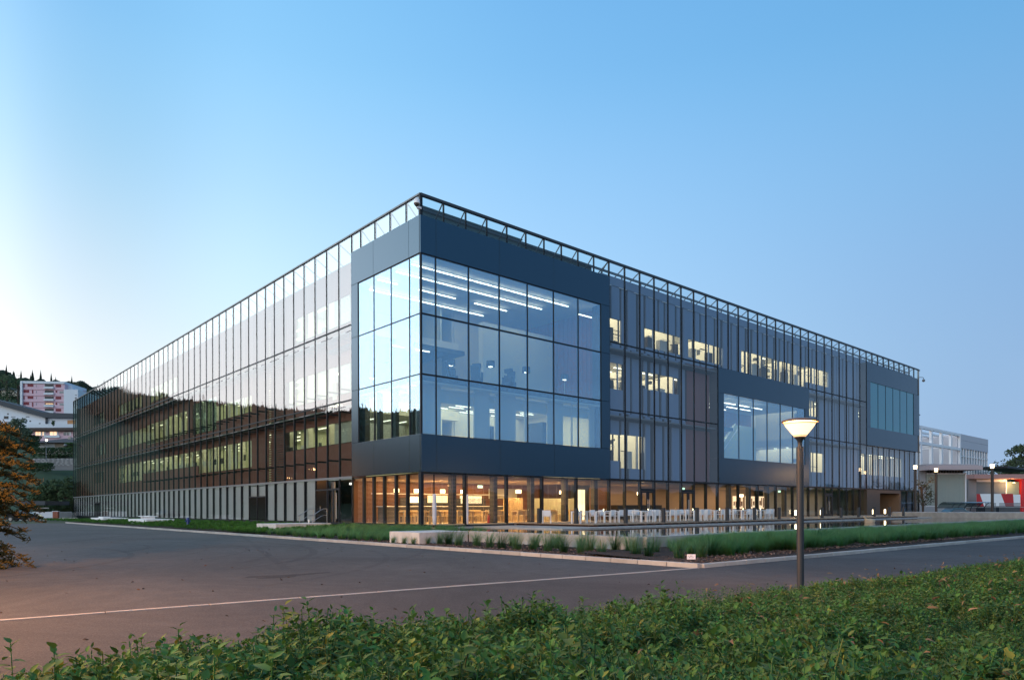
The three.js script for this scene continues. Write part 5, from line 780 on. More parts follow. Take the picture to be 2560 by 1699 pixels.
{
  const A0 = -118, A1 = 22, na = 110, nr = 34, pos = [], idx = [];
  for (let i = 0; i <= na; i++) for (let j = 0; j <= nr; j++) { const az = A0 + (A1 - A0) * i / na, r = 140 + 470 * Math.pow(j / nr, 1.15), [x, z] = polar(az, r); pos.push(x, hillY(az, r) + (r > 520 ? -(r - 520) * 0.3 : 0), z); }
  for (let i = 0; i < na; i++) for (let j = 0; j < nr; j++) { const a = i * (nr + 1) + j; idx.push(a, a + nr + 1, a + 1, a + 1, a + nr + 1, a + nr + 2); }
  const g = new THREE.BufferGeometry(); g.setAttribute('position', new THREE.Float32BufferAttribute(pos, 3)); g.setIndex(idx); g.computeVertexNormals();
  struct('hillside', boxUV(g), std('hill meadow', [0.045, 0.075, 0.03], { roughness: 1, side: THREE.DoubleSide }), 'green hillside behind the houses');
  const lob = (sx, sy, seedN) => { const s = new THREE.IcosahedronGeometry(1, 2), p = s.attributes.position; for (let i = 0; i < p.count; i++) { const v = V(p.getX(i), p.getY(i), p.getZ(i)), k = 1 + 0.5 * fbm(v.x * 2 + seedN, v.y * 2, v.z * 2, 3); p.setXYZ(i, v.x * k * sx, v.y * k * sy + sy * 0.8, v.z * k * sx); } s.computeVertexNormals(); s.deleteAttribute('uv'); return s; };
  const cone = (() => { const gs = []; for (let k = 0; k < 5; k++) { const c = new THREE.ConeGeometry(1.7 * (1 - k * 0.17), 3.2, 9, 1); c.translate(0, 2.2 + k * 1.75, 0); const p = c.attributes.position; for (let i = 0; i < p.count; i++) p.setXYZ(i, p.getX(i) * rr(0.75, 1.2), p.getY(i) + rr(-0.3, 0.3), p.getZ(i) * rr(0.75, 1.2)); gs.push(c); } const m = mergeGeometries(gs); m.computeVertexNormals(); m.deleteAttribute('uv'); return m; })();
  const wood = (n, geo, c, lab, fn, pick) => { const im = new THREE.InstancedMesh(geo, std(lab, c, { roughness: 1 }), n); let k = 0; for (let t = 0; k < n && t < n * 8; t++) { const s = pick(); if (!s) continue; im.setMatrixAt(k, s); const q = rr(0.55, 1.35); im.setColorAt(k++, lin(q * rr(0.85, 1.15), q, q * 0.9)); } im.count = k; return stuff('forest', im, fn, 'forest'); };
  const onHill = (r0, r1, a0, a1, s0, s1) => () => { const az = rr(a0, a1), r = rr(r0, r1); if (az > -3 && r < 372) return null; const [x, z] = polar(az, r); return mat4(V(x, hillY(az, r) - 0.5, z), new THREE.Euler(0, rr(0, 6), 0), V(1, rr(0.8, 1.3), 1).multiplyScalar(rr(s0, s1))); };
  wood(4200, lob(3.2, 3.4, 3), [0.02, 0.032, 0.015], 'broadleaf wood', 'dark wooded ridge behind the houses', onHill(290, 540, -115, 18, 0.8, 1.5));
  wood(2400, cone, [0.012, 0.022, 0.013], 'spruce wood', 'dark spruces on the wooded ridge', onHill(340, 540, -115, 18, 0.5, 1.05));
  wood(2200, lob(2.6, 2.6, 9), [0.018, 0.03, 0.014], 'slope trees', 'trees and hedges on the lower slope left of the parking area', onHill(165, 300, -110, -4, 0.6, 1.4));
  // distant tree line to the right and behind the camera, seen mirrored in the front glass
  const ring = (a0, a1, r0, r1) => () => { const [x, z] = polar(rr(a0, a1), rr(r0, r1)); return mat4(V(x, -0.5, z), new THREE.Euler(0, rr(0, 6), 0), V(1, rr(0.8, 1.5), 1).multiplyScalar(rr(1.0, 2.2))); };
  wood(900, lob(3.2, 3.2, 5), [0.03, 0.05, 0.022], 'far tree line', 'distant dark tree line out of view beyond the path, mirrored in the front glass', ring(84, 235, 380, 560));
}
const upright = (name, label, category, px, py, d, turn = 0, group) => { const p = at(px, py, d); return thing(name, label, category, [p.x, 0, p.z], -0.7254 + turn, group); };
const Mb = { pink: std('pink render', [0.62, 0.42, 0.48], { roughness: 0.9 }), white: std('white render', [0.62, 0.64, 0.68], { roughness: 0.9 }), shutter: std('red shutter', [0.2, 0.03, 0.04], { roughness: 0.8 }), dark: std('dark opening', [0.02, 0.02, 0.025], { roughness: 0.5 }), roof: std('slate roof', [0.06, 0.065, 0.075], { roughness: 0.8 }), tile: std('brown roof tiles', [0.07, 0.05, 0.045], { roughness: 0.9 }), warm: glow('lit window', [1, 0.6, 0.3], 1.1), glass: std('window glass', [0.12, 0.15, 0.18], { roughness: 0.1 }), beige: std('beige render', [0.4, 0.34, 0.28], { roughness: 0.9 }) };
{
  // apartment block on the slope: 1 px = D / FOC metres
  const D = 230, k = D / FOC, ap = upright('apartment_block', 'pale pink apartment block with red shutters on the slope', 'apartment block', 110, 1000, D, 0.1), Y = (py) => at(110, py, D).y, X = (px) => (px - 110) * k;
  B('wall', Mb.pink, ap, X(56), X(158), Y(1060), Y(954), -14, 0); B('roof_edge', Mb.white, ap, X(55), X(159), Y(959), Y(953), -14, 0.3); B('stair_tower', Mb.white, ap, X(158), X(192), Y(1060), Y(973), -14, 0.6); B('end_pier', Mb.white, ap, X(55), X(60), Y(1060), Y(955), -1, 0.5); B('roof_block', Mb.white, ap, X(145), X(168), Y(973), Y(960), -9, -2);
  for (let f = 0; f < 5; f++) {
    const y = 963.5 + f * 15.2; const w = (n, m, a, b, y0, y1) => { const g = B(n, m, ap, X(a), X(b), Y(y1), Y(y0), -0.3, 0.06); return g; };
    if (f < 4) { w('shutter', Mb.shutter, f % 2 ? 61 : 70.5, f % 2 ? 74 : 84, y - 3.5, y + 3); w('shutter', Mb.shutter, f % 2 ? 81 : 61, f % 2 ? 84 : 63.5, y - 3.5, y + (f === 3 ? 8 : 5)); w('window', Mb.glass, 90.5, 92, y - 2, y + 3.5); }
    w('balcony_shade_slab', Mb.dark, 111, 132, y - 3.5, y + 3); B('balcony_rail', Mb.white, ap, X(110), X(133), Y(y + 8), Y(y + 3), -0.2, 0.5); if (f === 3) w('lit_window', Mb.warm, 113, 131, y - 1.5, y + 1);  // balcony recesses are flat dark slabs, their shade put into the colour
    if (f % 2 === 0) w('shutter', Mb.shutter, 136.5, 149.5, y - 3, y + 3.5); else { w('window', Mb.glass, 146, 157, y - 2, y + 4); w('shutter', Mb.shutter, 136.5, 140, y - 3, y + 2); }
    B('floor_line', Mb.shutter, ap, X(60), X(158), Y(y - 4.6), Y(y - 4), -0.2, 0.08);
  }
  w2: { B('window', Mb.glass, ap, X(184.5), X(189), Y(998), Y(992), 0, 0.66); B('window', Mb.glass, ap, X(184.5), X(189), Y(988), Y(986), 0, 0.66); }
  // long white building with the sloping slate roof
  const D2 = 205, k2 = D2 / FOC, lw = upright('sloped_roof_building', 'long white building with a dark sloping roof below the apartment block', 'building', 90, 1040, D2, 0.04), Y2 = (py) => at(90, py, D2).y, X2 = (px) => (px - 90) * k2;
  const poly = (pts, z0, z1) => { const s = new THREE.Shape(pts.map(([a, b]) => new THREE.Vector2(X2(a), Y2(b)))), g = new THREE.ExtrudeGeometry(s, { depth: z1 - z0, bevelEnabled: false }); return g.translate(0, 0, z0); };
  obj('wall', poly([[-40, 1003], [0, 1012], [110, 1043], [200, 1045], [200, 1075], [-40, 1068]], -12, 0), Mb.white, lw); obj('roof', poly([[-40, 990], [0, 1000.5], [56, 1016], [112, 1032], [200, 1035], [200, 1045], [114, 1044.5], [55, 1028], [0, 1012], [-40, 1002]], -13, 1.2), Mb.roof, lw);
  B('terrace_wall', Mb.white, lw, X2(-40), X2(200), Y2(1072), Y2(1062), 0.2, 2.5); B('pillar', Mb.roof, lw, X2(115), X2(118), Y2(1063), Y2(1043), 0.1, 0.7); B('orange_soffit', std('timber soffit', [0.45, 0.22, 0.09]), lw, X2(166), X2(185), Y2(1063), Y2(1050), 0.02, 0.1);  // soffit is plain orange brown, with no glow of its own
  for (const [a, b, c, d] of [[11, 22, 1040, 1047], [19, 22.5, 1033, 1036], [28, 39, 1041, 1042.5], [64, 73, 1041, 1042.5], [55.5, 59.5, 1047, 1050], [51, 55, 1054, 1057], [73, 77, 1051, 1054], [63.5, 66, 1051, 1058], [96, 100, 1057, 1060], [12, 26, 1054.5, 1056.5]]) B('window', Mb.dark, lw, X2(a), X2(b), Y2(d), Y2(c), -0.2, 0.05);
  // pink house with lit windows
  const D3 = 188, k3 = D3 / FOC, ho = upright('pink_house', 'low pink house with warm lit windows under the white building', 'house', 130, 1085, D3), Y3 = (py) => at(130, py, D3).y, X3 = (px) => (px - 130) * k3;
  B('wall', Mb.pink, ho, X3(78), X3(200), Y3(1110), Y3(1076), -8, 0); B('roof', Mb.tile, ho, X3(70), X3(205), Y3(1077), Y3(1070), -8.5, 1.2);
  for (const [a, b, m] of [[88, 101, Mb.warm], [104, 109, Mb.warm], [124, 141, Mb.warm], [158, 173, Mb.glass]]) { B('window', m, ho, X3(a), X3(b), Y3(1088), Y3(1079), -0.2, 0.04); B('window_frame', Mb.white, ho, X3((a + b) / 2) - 0.05, X3((a + b) / 2) + 0.05, Y3(1088), Y3(1079), 0.04, 0.08); B('shutter', Mb.white, ho, X3(b), X3(b + 4), Y3(1088.5), Y3(1078.5), 0, 0.1); }
  B('balcony_rail', Mb.white, ho, X3(112), X3(150), Y3(1094), Y3(1088), 0.3, 0.45);
  // brown roofed garage house
  const D4 = 172, k4 = D4 / FOC, gh = upright('garage_house', 'grey house with a brown tiled roof and roller shutter behind the lamp post', 'house', 130, 1115, D4), Y4 = (py) => at(130, py, D4).y, X4 = (px) => (px - 130) * k4;
  B('wall', Mb.beige, gh, X4(80), X4(200), Y4(1135), Y4(1106), -8, 0); B('roller_shutter', Mb.white, gh, X4(86), X4(136), Y4(1126), Y4(1108), 0, 0.1); obj('roof', [new THREE.CylinderGeometry(0.1, 6, 1.2, 4, 1).rotateY(Math.PI / 4).scale(1.6, Y4(1093) - Y4(1106), 1.3).translate(X4(140), (Y4(1093) + Y4(1106)) / 2, -4)], Mb.tile, gh); B('chimney', Mb.beige, gh, X4(150), X4(156), Y4(1098), Y4(1089), -4, -3);
  const chl = upright('hill_house', 'small gabled house among dark trees on the upper slope', 'house', 20, 990, 300), Y5 = (py) => at(20, py, 300).y, X5 = (px) => (px - 20) * 300 / FOC; B('wall', Mb.beige, chl, X5(2), X5(42), Y5(990), Y5(975), -6, 0); obj('roof', new THREE.ExtrudeGeometry(new THREE.Shape([new THREE.Vector2(X5(-2), Y5(975)), new THREE.Vector2(X5(16), Y5(966)), new THREE.Vector2(X5(33), Y5(975))]), { depth: 7, bevelEnabled: false }).translate(0, 0, -6.5), Mb.roof, chl); B('window', Mb.white, chl, X5(36), X5(41), Y5(982), Y5(977), 0, 0.08);
  // stone retaining wall, hedge, street lamp above the meadow
  const D6 = 158, k6 = D6 / FOC, rw = upright('stone_wall', 'rough stone retaining wall above the meadow', 'wall', 140, 1155, D6), Y6 = (py) => at(140, py, D6).y; const stones = [std('field stone', [0.3, 0.29, 0.28], { roughness: 1 }), std('field stone dark', [0.2, 0.19, 0.19], { roughness: 1 })];
  B('mortar_core', stones[1], rw, -60 * k6, 60 * k6, Y6(1175), Y6(1146), -0.6, -0.05); for (let r = 0; r < 5; r++) for (let x = -58 * k6, c = 0; x < 58 * k6; c++) { const w = rr(0.3, 0.7); B('stone', stones[(c + r) % 2], rw, x, x + w - 0.03, Y6(1164) + r * 0.34, Y6(1164) + r * 0.34 + 0.31, -0.3, rr(0.0, 0.06)); x += w; }
  const hl = upright('street_lamp', 'thin street lamp lit in front of the garage house on the slope', 'street lamp', 114.5, 1150, 157); hl.position.y = at(114.5, 1152, 157).y; const hh = at(114.5, 1100, 157).y - hl.position.y; obj('pole', cyl(0.06, 0.09, hh, 0, hh / 2, 0, 8), M.greyMetal, hl); obj('bulb', new THREE.SphereGeometry(0.22, 12, 8).translate(0.15, hh, 0.1), glow('cool street bulb', [1, 0.86, 0.62], 6), hl); { const l = new THREE.PointLight(0xffe0b0, 60, 80, 2); const q = at(114.5, 1100, 157); l.position.set(q.x + 0.15 * RT.x - 0.1 * FW.x, hl.position.y + hh, q.z + 0.15 * RT.z - 0.1 * FW.z); scene.add(l); }
  const lf = quad(0.32), lf2 = quad(0.28), g1 = std('garden foliage', [0.08, 0.14, 0.045], { roughness: 1, side: THREE.DoubleSide }), g2 = std('dark garden foliage', [0.05, 0.085, 0.035], { roughness: 1, side: THREE.DoubleSide }), g3 = std('grey green foliage', [0.11, 0.14, 0.085], { roughness: 1, side: THREE.DoubleSide });
  const T = (px, py, d, h, r, n, m, label, o) => { const p = at(px, py, d); return crownTree('garden_tree', label, [p.x, p.y, p.z], h, r, n, lf, m, bark, { clear: 0.08, cl: 0.3, clumps: 40, ...o }); };
  T(40, 1130, 165, 7.6, 2.7, 2600, g3, 'tall grey green tree behind the orange conifer'); T(78, 1130, 168, 3.8, 2.0, 1600, g2, 'dark round tree left of the lit pink house'); T(8, 1140, 160, 5, 2.6, 1600, g2, 'dark tree at the left edge below the white building'); T(17, 1010, 260, 10, 6, 1400, g2, 'dark trees beside the gabled hill house'); T(45, 1015, 255, 9, 5, 1200, g2, 'dark trees left of the apartment block'); T(132, 1063, 200, 1.3, 0.45, 200, g2, 'small cone shaped fir on the white terrace', { cone: 1 }); T(208, 988, 300, 3.6, 0.9, 500, g2, 'pointed dark conifer behind the far building corner', { cone: 1 });
  T(142, 1280, 128, 5.2, 3.6, 4200, g2, 'big dark leafy tree beside the far building corner'); T(168, 1286, 126, 4.8, 3.2, 3600, g2, 'dark leafy tree touching the far building corner'); T(108, 1278, 132, 3.6, 2.4, 2200, g2, 'dark leafy tree above the white garage wall');
  const hedge = (px0, px1, py, d, h, m, label) => { const p = at((px0 + px1) / 2, py, d), w = (px1 - px0) * d / FOC, t = thing('hedge', label, 'hedge', [p.x, p.y, p.z], -0.7254), l = []; for (let i = 0; i < 1600; i++) l.push(mat4(V(rr(-w / 2, w / 2), h * Math.sqrt(rnd()), rr(-1, 1)), new THREE.Euler(rr(-1.3, 1.3), rr(0, 6), rr(-1, 1)), rr(0.7, 1.3))); obj('foliage', spray(lf2, l), m, t); };
  hedge(75, 200, 1147, 162, 2.6, g2, 'clipped dark hedge above the stone wall'); hedge(165, 200, 1132, 168, 2.4, g1, 'light green bushes right of the garage house'); hedge(50, 130, 1180, 152, 2.0, g2, 'dark bushes at the top of the meadow');
}
// end of the parking area: garage wall, brick posts, dark car
{
  const w = upright('garage_wall', 'white garage wall at the far end of the parking area', 'wall', 95, 1290, 116), k = 116 / FOC, Y = (py) => at(95, py, 116).y; B('wall_body', Mb.white, w, -60 * k, 36 * k, -0.2, Y(1279), -5, 0); B('roof_slab', Mb.roof, w, -62 * k, 25 * k, Y(1262), Y(1252), -5.5, 0.8); for (let i = 0; i < 12; i++) B('white_post_top', Mb.white, w, (-12 + i * 3) * k, (-10.6 + i * 3) * k, Y(1271), Y(1268.5), -0.4, -0.2);
  const bp = upright('brick_gatepost', 'red brick gatepost beside the white garage wall', 'gatepost', 137, 1295, 114), brick = std('brick', [0.3, 0.1, 0.06], { roughness: 0.9 }); for (let r = 0; r < 9; r++) for (let c = 0; c < 2; c++) B('brick', brick, bp, -0.42 + c * 0.43, -0.01 + c * 0.43, r * 0.15, r * 0.15 + 0.138, -0.4, 0.02 * ((r + c) % 2)); B('cap', Mb.white, bp, -0.5, 0.5, 1.36, 1.45, -0.45, 0.08);
  const lw = upright('low_wall', 'low pale wall between the gatepost and the far building corner', 'wall', 168, 1297, 112), k2 = 112 / FOC; B('wall_body', M.paleConcrete, lw, -22 * k2, 22 * k2, -0.2, 0.35, -0.4, 0); B('railing', M.greyMetal, lw, -20 * k2, 20 * k2, 1.1, 1.15, -0.25, -0.2); for (let i = 0; i < 18; i++) B('railing_bar', M.greyMetal, lw, (-20 + i * 2.35) * k2, (-20 + i * 2.35) * k2 + 0.04, 0.35, 1.1, -0.25, -0.21);
  const car = upright('parked_car', 'black car parked at the far left behind the orange conifer', 'car', 58, 1305, 100, 0.15); const paint = phys('black car paint', [0.006, 0.007, 0.01], { roughness: 0.25, clearcoat: 1 });
  const prof = new THREE.Shape([[-2.1, 0.35], [-2.12, 0.8], [-1.95, 0.95], [-1.3, 1.02], [-0.75, 1.42], [0.55, 1.46], [1.25, 1.0], [1.95, 0.86], [2.12, 0.62], [2.1, 0.35]].map((p) => new THREE.Vector2(...p)));
  obj('body', new THREE.ExtrudeGeometry(prof, { depth: 1.5, bevelEnabled: true, bevelSize: 0.08, bevelThickness: 0.1, bevelSegments: 2 }).translate(0, 0, -0.75), paint, car); obj('side_window', new THREE.ExtrudeGeometry(new THREE.Shape([[-1.1, 1.02], [-0.68, 1.34], [0.5, 1.37], [1.02, 1.02]].map((p) => new THREE.Vector2(...p))), { depth: 0.02, bevelEnabled: false }).translate(0, 0, 0.85), Mb.glass, car);
  for (const x of [-1.3, 1.3]) for (const z of [-0.72, 0.78]) { const wh = obj('wheel', new THREE.CylinderGeometry(0.33, 0.33, 0.2, 20).rotateX(Math.PI / 2).translate(x, 0.33, z), M.counter, car); obj('rim', new THREE.CylinderGeometry(0.21, 0.21, 0.215, 12).rotateX(Math.PI / 2).translate(x, 0.33, z), M.stainless, wh); } obj('headlight', rb(0.2, 0.12, 0.3, 0.04, 2.05, 0.72, 0.6), M.offWhite, car);
  const bo = upright('parking_bollard', 'short dark bollard beside the black car', 'bollard', 90, 1302, 99); obj('post', cyl(0.12, 0.12, 0.75, 0, 0.37, 0), M.bollard, bo); obj('cap', cyl(0.1, 0.125, 0.08, 0, 0.78, 0), M.metal, bo);
}
// right side: white steel frame building, pavilion, hoarding, lamps
{
  const zf = -10, sb = thing('steel_frame_building', 'white steel framed plant building behind the pavilion', 'building', [0, 0, 0]), ws = std('white steel', [0.78, 0.76, 0.78], { roughness: 0.6 }), wsd = std('white sheet cladding', [0.5, 0.48, 0.52], { roughness: 0.6 });
  const T = 16.0, bx = 134.6;
  for (let x = 97; x <= bx + 0.1; x += 5.37) B('frame_column', ws, sb, x - 0.35, x + 0.35, 2, T, zf - 0.4, zf); for (const y of [T, 13.2]) B('frame_beam', ws, sb, 97, bx, y - 0.5, y, zf - 0.4, zf + 0.02); for (let i = 0; i < 7; i++) B('frame_beam', ws, sb, 97, bx, T - 0.4, T - 0.1, zf - 3.5 - i * 2.2, zf - 3.1 - i * 2.2); for (let x = 97; x <= bx; x += 5.37) B('frame_beam', ws, sb, x - 0.15, x + 0.15, 13.0, 13.2, zf - 18, zf);
  B('side_cladding', wsd, sb, 97, bx, 2, 10.5, zf - 18.4, zf - 18); B('side_cladding', wsd, sb, 124, bx, 10.5, T - 1.4, zf - 18.4, zf - 18); B('side_cladding', wsd, sb, bx - 0.8, bx, 2, T - 0.1, zf - 18, zf - 0.4); for (let i = 0; i < 3; i++) B('container', Mb.dark, sb, 98 + i * 7, 102.5 + i * 7, 9, 13 - i * 0.5, zf - 10, zf - 7);
  B('front_cladding', wsd, sb, bx, 152.6, 14.8, T, zf - 18, zf + 0.03); B('front_cladding', wsd, sb, bx, 152.6, 13.2, 14.77, zf - 18, zf + 0.02); B('front_glazing', std('grey blue glazing', [0.16, 0.22, 0.26], { roughness: 0.15 }), sb, bx, 152.6, 2, 13.18, zf - 18, zf - 0.2); for (let i = 0; i <= 10; i++) B('glazing_bar', ws, sb, bx + i * 1.76, bx + i * 1.76 + 0.22, 2, 13.2, zf - 0.2, zf); for (const y of [11.6, 10]) B('glazing_bar', ws, sb, bx, 152.6, y, y + 0.12, zf - 0.2, zf - 0.02);
  for (let i = 0; i < 8; i++) B('roof_rail', M.metal, sb, 148 + i * 1.6, 148.06 + i * 1.6, 9.6, 11.2, zf + 6, zf + 6.06); B('roof_rail', M.metal, sb, 148, 160, 11.1, 11.2, zf + 6, zf + 6.06); B('roof_deck', M.metal, sb, 140, 162, 9.2, 9.6, zf + 1, zf + 6.5);
  const D = 104, k = D / FOC, pv = upright('pavilion', 'low pavilion with ribbed translucent panel wall and overhanging roof', 'pavilion', 2370, 1270, D, 0.06), Y = (py) => at(2370, py, D).y, X = (px) => (px - 2370) * k;
  B('roof', std('pinkish roof edge', [0.45, 0.36, 0.36], { roughness: 0.7 }), pv, X(2298), X(2434), Y(1176), Y(1165), -14, 2.2); B('roof_top', std('roof sheet', [0.35, 0.32, 0.34]), pv, X(2298), X(2432), Y(1165) + 0.004, Y(1161), -14, 1.4); for (let i = 0; i < 14; i++) B('clerestory_post', M.greyMetal, pv, X(2317 + i * 7.3), X(2318 + i * 7.3), Y(1183), Y(1176), -0.3, -0.1); B('clerestory_glass', Mb.dark, pv, X(2316), X(2417), Y(1183), Y(1176), -0.5, -0.4);
  const rib = std('translucent ribbed panel', [0.3, 0.33, 0.3], { roughness: 0.5 }), cb2 = std('pavilion base', [0.33, 0.33, 0.34]); B('panel_backing', rib, pv, X(2316), X(2417), Y(1264), Y(1183), -1, -0.06); for (let x = X(2316.5); x < X(2416); x += 0.24) B('panel_rib', rib, pv, x, x + 0.17, Y(1264), Y(1183) - 0.05, -0.06, 0.0); B('panel_frame', ws, pv, X(2415), X(2418), Y(1264), Y(1181), -0.1, 0.1); B('panel_frame', ws, pv, X(2316), X(2417), Y(1184.5), Y(1182.5), -0.05, 0.08); B('panel_frame', ws, pv, X(2316), X(2417), Y(1265.5), Y(1264), -0.05, 0.08); B('base_wall', cb2, pv, X(2300), X(2417), -0.2, Y(1265.5), -1, 0.02); B('side_wall', cb2, pv, X(2297), X(2316), -0.2, Y(1176), -2, -0.2);
  const D2 = 112, k2 = D2 / FOC, wg = upright('pavilion_wing', 'lower wing of the pavilion with grey panels and a reddish roof edge', 'pavilion', 2490, 1270, D2, 0.06), Yw = (py) => at(2490, py, D2).y, Xw = (px) => (px - 2490) * k2;
  B('roof', std('reddish roof edge', [0.42, 0.22, 0.19], { roughness: 0.7 }), wg, Xw(2417), Xw(2554), Yw(1197), Yw(1186), -12, 1.5); B('wall_panel', std('grey wing panel', [0.24, 0.22, 0.22]), wg, Xw(2418), Xw(2439), -0.2, Yw(1196), -1, 0.1); B('wall_panel', std('blue grey panel', [0.12, 0.15, 0.17]), wg, Xw(2440), Xw(2516), Yw(1235), Yw(1204), -1, 0); B('white_band', ws, wg, Xw(2440), Xw(2517), Yw(1204), Yw(1197.5), -1, 0.08); B('wall_panel', std('green grey panel', [0.2, 0.26, 0.21]), wg, Xw(2518), Xw(2552), Yw(1237), Yw(1204), -1, 0); B('white_post', ws, wg, Xw(2515.5), Xw(2518), -0.2, Yw(1198), -0.5, 0.12); B('red_wall', M.red, wg, Xw(2553), Xw(2600), -0.2, Yw(1193), -1, 0.4);  // red light falling on the wing is put into its roof colour
  B('downlight', M.warmGlow, wg, Xw(2531), Xw(2534), Yw(1207) , Yw(1206), 0.3, 0.6); { const l = new THREE.PointLight(0xffc080, 25, 40, 2), q = at(2533, 1209, D2 - 1.2); l.position.copy(q); scene.add(l); }
  // hoarding with slanting red and white fields
  const D3 = 108, k3 = D3 / FOC, hd = upright('hoarding', 'hoarding painted in slanting red and white fields in front of the pavilion wing', 'hoarding', 2497, 1250, D3, 0.06), Yh = (py) => at(2497, py, D3).y, Xh = (px) => (px - 2497) * k3;
  const q4 = (n, pts, m, z) => obj(n, new THREE.ExtrudeGeometry(new THREE.Shape(pts.map(([a, b]) => new THREE.Vector2(Xh(a), Yh(b)))), { depth: 0.06, bevelEnabled: false }).translate(0, 0, z), m, hd);
  q4('red_field', [[2440, 1234], [2448, 1234], [2459, 1265], [2440, 1265]], M.red, 0); q4('white_field', [[2448, 1234], [2503, 1234], [2515, 1265], [2459, 1265]], M.white, 0); q4('red_field', [[2503, 1234], [2535, 1234], [2537, 1265], [2515, 1265]], M.red, 0); q4('white_field', [[2535, 1236], [2554, 1236], [2554, 1265], [2537, 1265]], M.white, 0); B('stand', M.metal, hd, Xh(2440), Xh(2554), -0.1, Yh(1265), -0.1, -0.02);
  const rl = upright('railing', 'grey steel railing in front of the hoarding', 'railing', 2500, 1262, 98, 0.03), kr = 98 / FOC, Yr = (py) => at(2500, py, 98).y; B('top_rail', M.stainless, rl, -85 * kr, 75 * kr, Yr(1267) - 0.05, Yr(1267), -0.03, 0.03); for (let x = -30; x < 60; x += 2) { if (x > -3 && x < 6) continue; B('railing_bar', M.greyMetal, rl, x * kr, x * kr + 0.035, 0.5, Yr(1257), -0.5, -0.46); } B('mid_rail', M.greyMetal, rl, -30 * kr, -3 * kr, Yr(1257) - 0.06, Yr(1257), -0.52, -0.45); B('mid_rail', M.greyMetal, rl, 6 * kr, 60 * kr, Yr(1257) - 0.06, Yr(1257), -0.52, -0.45);
  const bs = upright('bike_shelter', 'curved roofed bicycle shelter beside the hoarding', 'shelter', 2425, 1268, 97); for (let i = 0; i < 6; i++) obj('roof_hoop', tube([V(-3 + i * 0.9, 0.4, 0.3), V(-2.6 + i * 0.9, 1.5, 0.2), V(-1.6 + i * 0.9, 2.15, -0.4), V(0.2 + i * 0.7, 2.2, -1)], 0.05, 6), M.metal, bs); obj('roof_sheet', new THREE.CylinderGeometry(2.2, 2.2, 6, 16, 1, true, 1.2, 1.3).rotateZ(Math.PI / 2).translate(0, 0.1, -0.8), phys('shelter sheet', [0.3, 0.36, 0.36], { transmission: 0.7, thickness: 0, roughness: 0.2, side: THREE.DoubleSide }), bs);
  const cr = upright('parked_car', 'teal car partly hidden behind the pool end wall', 'car', 2385, 1276, 95, 0.2); obj('body', new THREE.ExtrudeGeometry(new THREE.Shape([[-2.0, 0.3], [-2.05, 0.78], [-1.3, 0.92], [-0.6, 1.36], [0.7, 1.4], [1.4, 1.0], [2.0, 0.9], [2.05, 0.3]].map((p) => new THREE.Vector2(...p))), { depth: 1.4, bevelEnabled: true, bevelSize: 0.08, bevelThickness: 0.1, bevelSegments: 2 }).translate(0, 0, -0.7), phys('teal car paint', [0.03, 0.08, 0.1], { roughness: 0.3, clearcoat: 1 }), cr); obj('side_window', new THREE.ExtrudeGeometry(new THREE.Shape([[-1.0, 0.95], [-0.5, 1.28], [0.65, 1.3], [1.15, 0.98]].map((p) => new THREE.Vector2(...p))), { depth: 0.02, bevelEnabled: false }).translate(0, 0, 0.8), Mb.glass, cr); for (const x of [-1.25, 1.25]) obj('wheel', new THREE.CylinderGeometry(0.32, 0.32, 0.22, 18).rotateX(Math.PI / 2).translate(x, 0.32, 0.72), M.counter, cr);
  // column lamps with glowing heads
  const wheelG = new THREE.TorusGeometry(0.32, 0.02, 6, 20);
  for (let i = 0; i < 4; i++) { const b = upright('bicycle', `bicycle parked under the curved shelter, ${ORD[i]} from the teal car`, 'bicycle', 2418 + i * 11, 1274, 96.5, 0.3); for (const x of [-0.5, 0.5]) obj('wheel', wheelG.clone().translate(x, 0.34, 0), M.counter, b); obj('frame', [bar(V(-0.5, 0.34, 0), V(-0.15, 0.8, 0), 0.02), bar(V(-0.15, 0.8, 0), V(0.35, 0.8, 0), 0.02), bar(V(0.5, 0.34, 0), V(0.32, 0.98, 0), 0.02), bar(V(-0.05, 0.3, 0), V(0.35, 0.8, 0), 0.02), bar(V(-0.05, 0.3, 0), V(-0.2, 0.9, 0), 0.02)], M.greyMetal, b); obj('saddle', rb(0.26, 0.06, 0.14, 0.02, -0.22, 0.93, 0), M.counter, b); obj('handlebar', bar(V(0.3, 1.0, -0.25), V(0.3, 1.0, 0.25), 0.018), M.counter, b); }
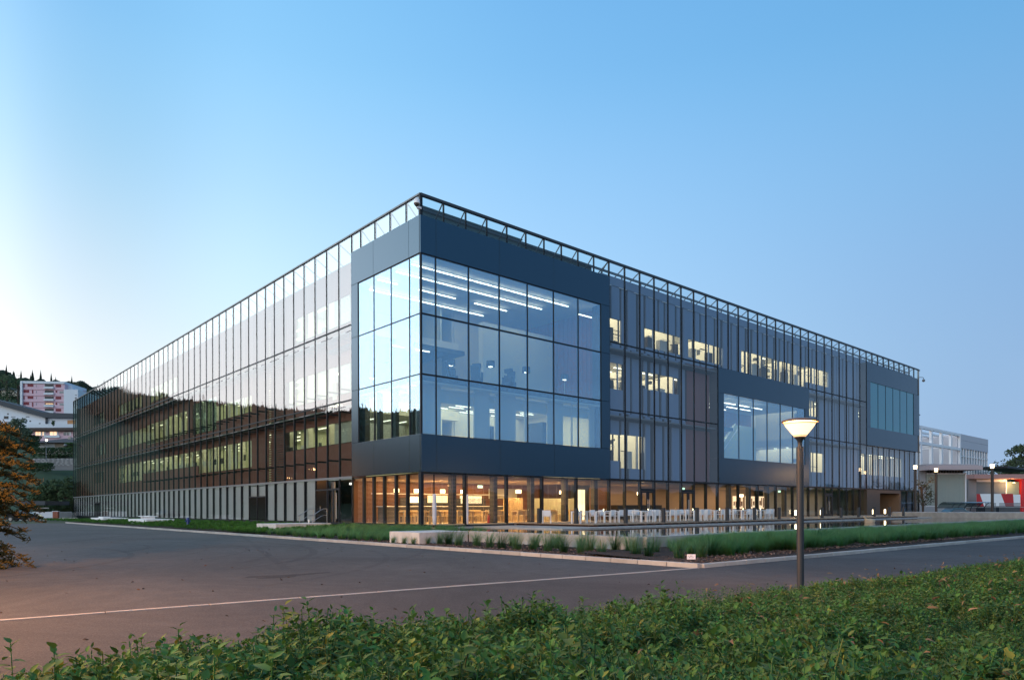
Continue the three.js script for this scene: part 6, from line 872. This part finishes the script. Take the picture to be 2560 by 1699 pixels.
  const lampAt = (px, pt, d, w, label) => {
    const p = at(px, 1278, d), h = at(px, pt, d).y - 0.0, t = thing('column_lamp', label, 'street lamp', [p.x, 0, p.z], 0, 'column lamps by the pavilion');
    obj('pole', cyl(w, w, h - 0.85, 0, (h - 0.85) / 2, 0, 16), std('lamp column', [0.05, 0.04, 0.035]), t); obj('collar', cyl(w * 1.08, w * 1.08, 0.12, 0, h - 0.86, 0, 16), M.metal, t); obj('glow_head', lathe([[0, h - 0.8], [0.16, h - 0.8], [0.2, h - 0.42], [0.2, h - 0.36], [0, h - 0.36]], 16), glow('column lamp glass', [1, 0.72, 0.4], 7), t); obj('lid', cyl(0.22, 0.22, 0.05, 0, h - 0.3, 0, 16), M.metal, t);
    const l = new THREE.PointLight(0xffb46a, 22, 60, 2); l.position.set(p.x, h - 0.58, p.z); l.castShadow = true; scene.add(l);
  };
  lampAt(2289.5, 1156, 86, 0.15, 'column lamp touching the right end of the office building'); lampAt(2341.5, 1163, 88, 0.14, 'column lamp in front of the ribbed pavilion wall'); lampAt(2482, 1152, 78, 0.15, 'column lamp in front of the striped hoarding');
  const st = at(2307, 1278, 90), tr = crownTree('street_tree', 'thin young tree with sparse leaves beside the building end', [st.x, 0, st.z], 5.0, 1.5, 420, quad(0.17), std('sparse leaves', [0.06, 0.07, 0.045], { side: THREE.DoubleSide, roughness: 1 }), bark, { clear: 0.38, cl: 0.35, clumps: 10 });
  const g2 = std('tall dark foliage', [0.04, 0.06, 0.028], { roughness: 1, side: THREE.DoubleSide });
  for (const [px, py, d, h, r, n, lab] of [[2552, 1210, 190, 10, 3.6, 3000, 'dark tall tree behind the pavilion wing near the right edge'], [2580, 1205, 185, 11.5, 3.8, 3000, 'dark tall tree cut by the right edge'], [2515, 1210, 240, 6, 6, 900, 'low distant trees left of the tall dark trees'], [2537, 1205, 175, 3, 3.5, 900, 'light green bushy tree before the tall dark trees']]) { const p = at(px, py, d); crownTree('tall_tree', lab, [p.x, p.y - 1, p.z], h + 1, r, n, quad(0.4), g2, bark, { clear: 0.1, cl: 0.38 }); }
  const sd = thing('garden_sidewall', 'low concrete wall stub at the far right end of the pool', 'wall', [0, 0, 0]); const e = at(2550, 1288, 75); sd.position.set(e.x, 0, e.z); sd.rotation.y = -0.7254; B('wall_body', M.concrete, sd, -1, 6, -0.1, 0.72, -0.4, 0); B('timber_top', M.wood, sd, -1, 6, 0.722, 0.9, -0.4, 0);
}
renderer.render(scene, camera);
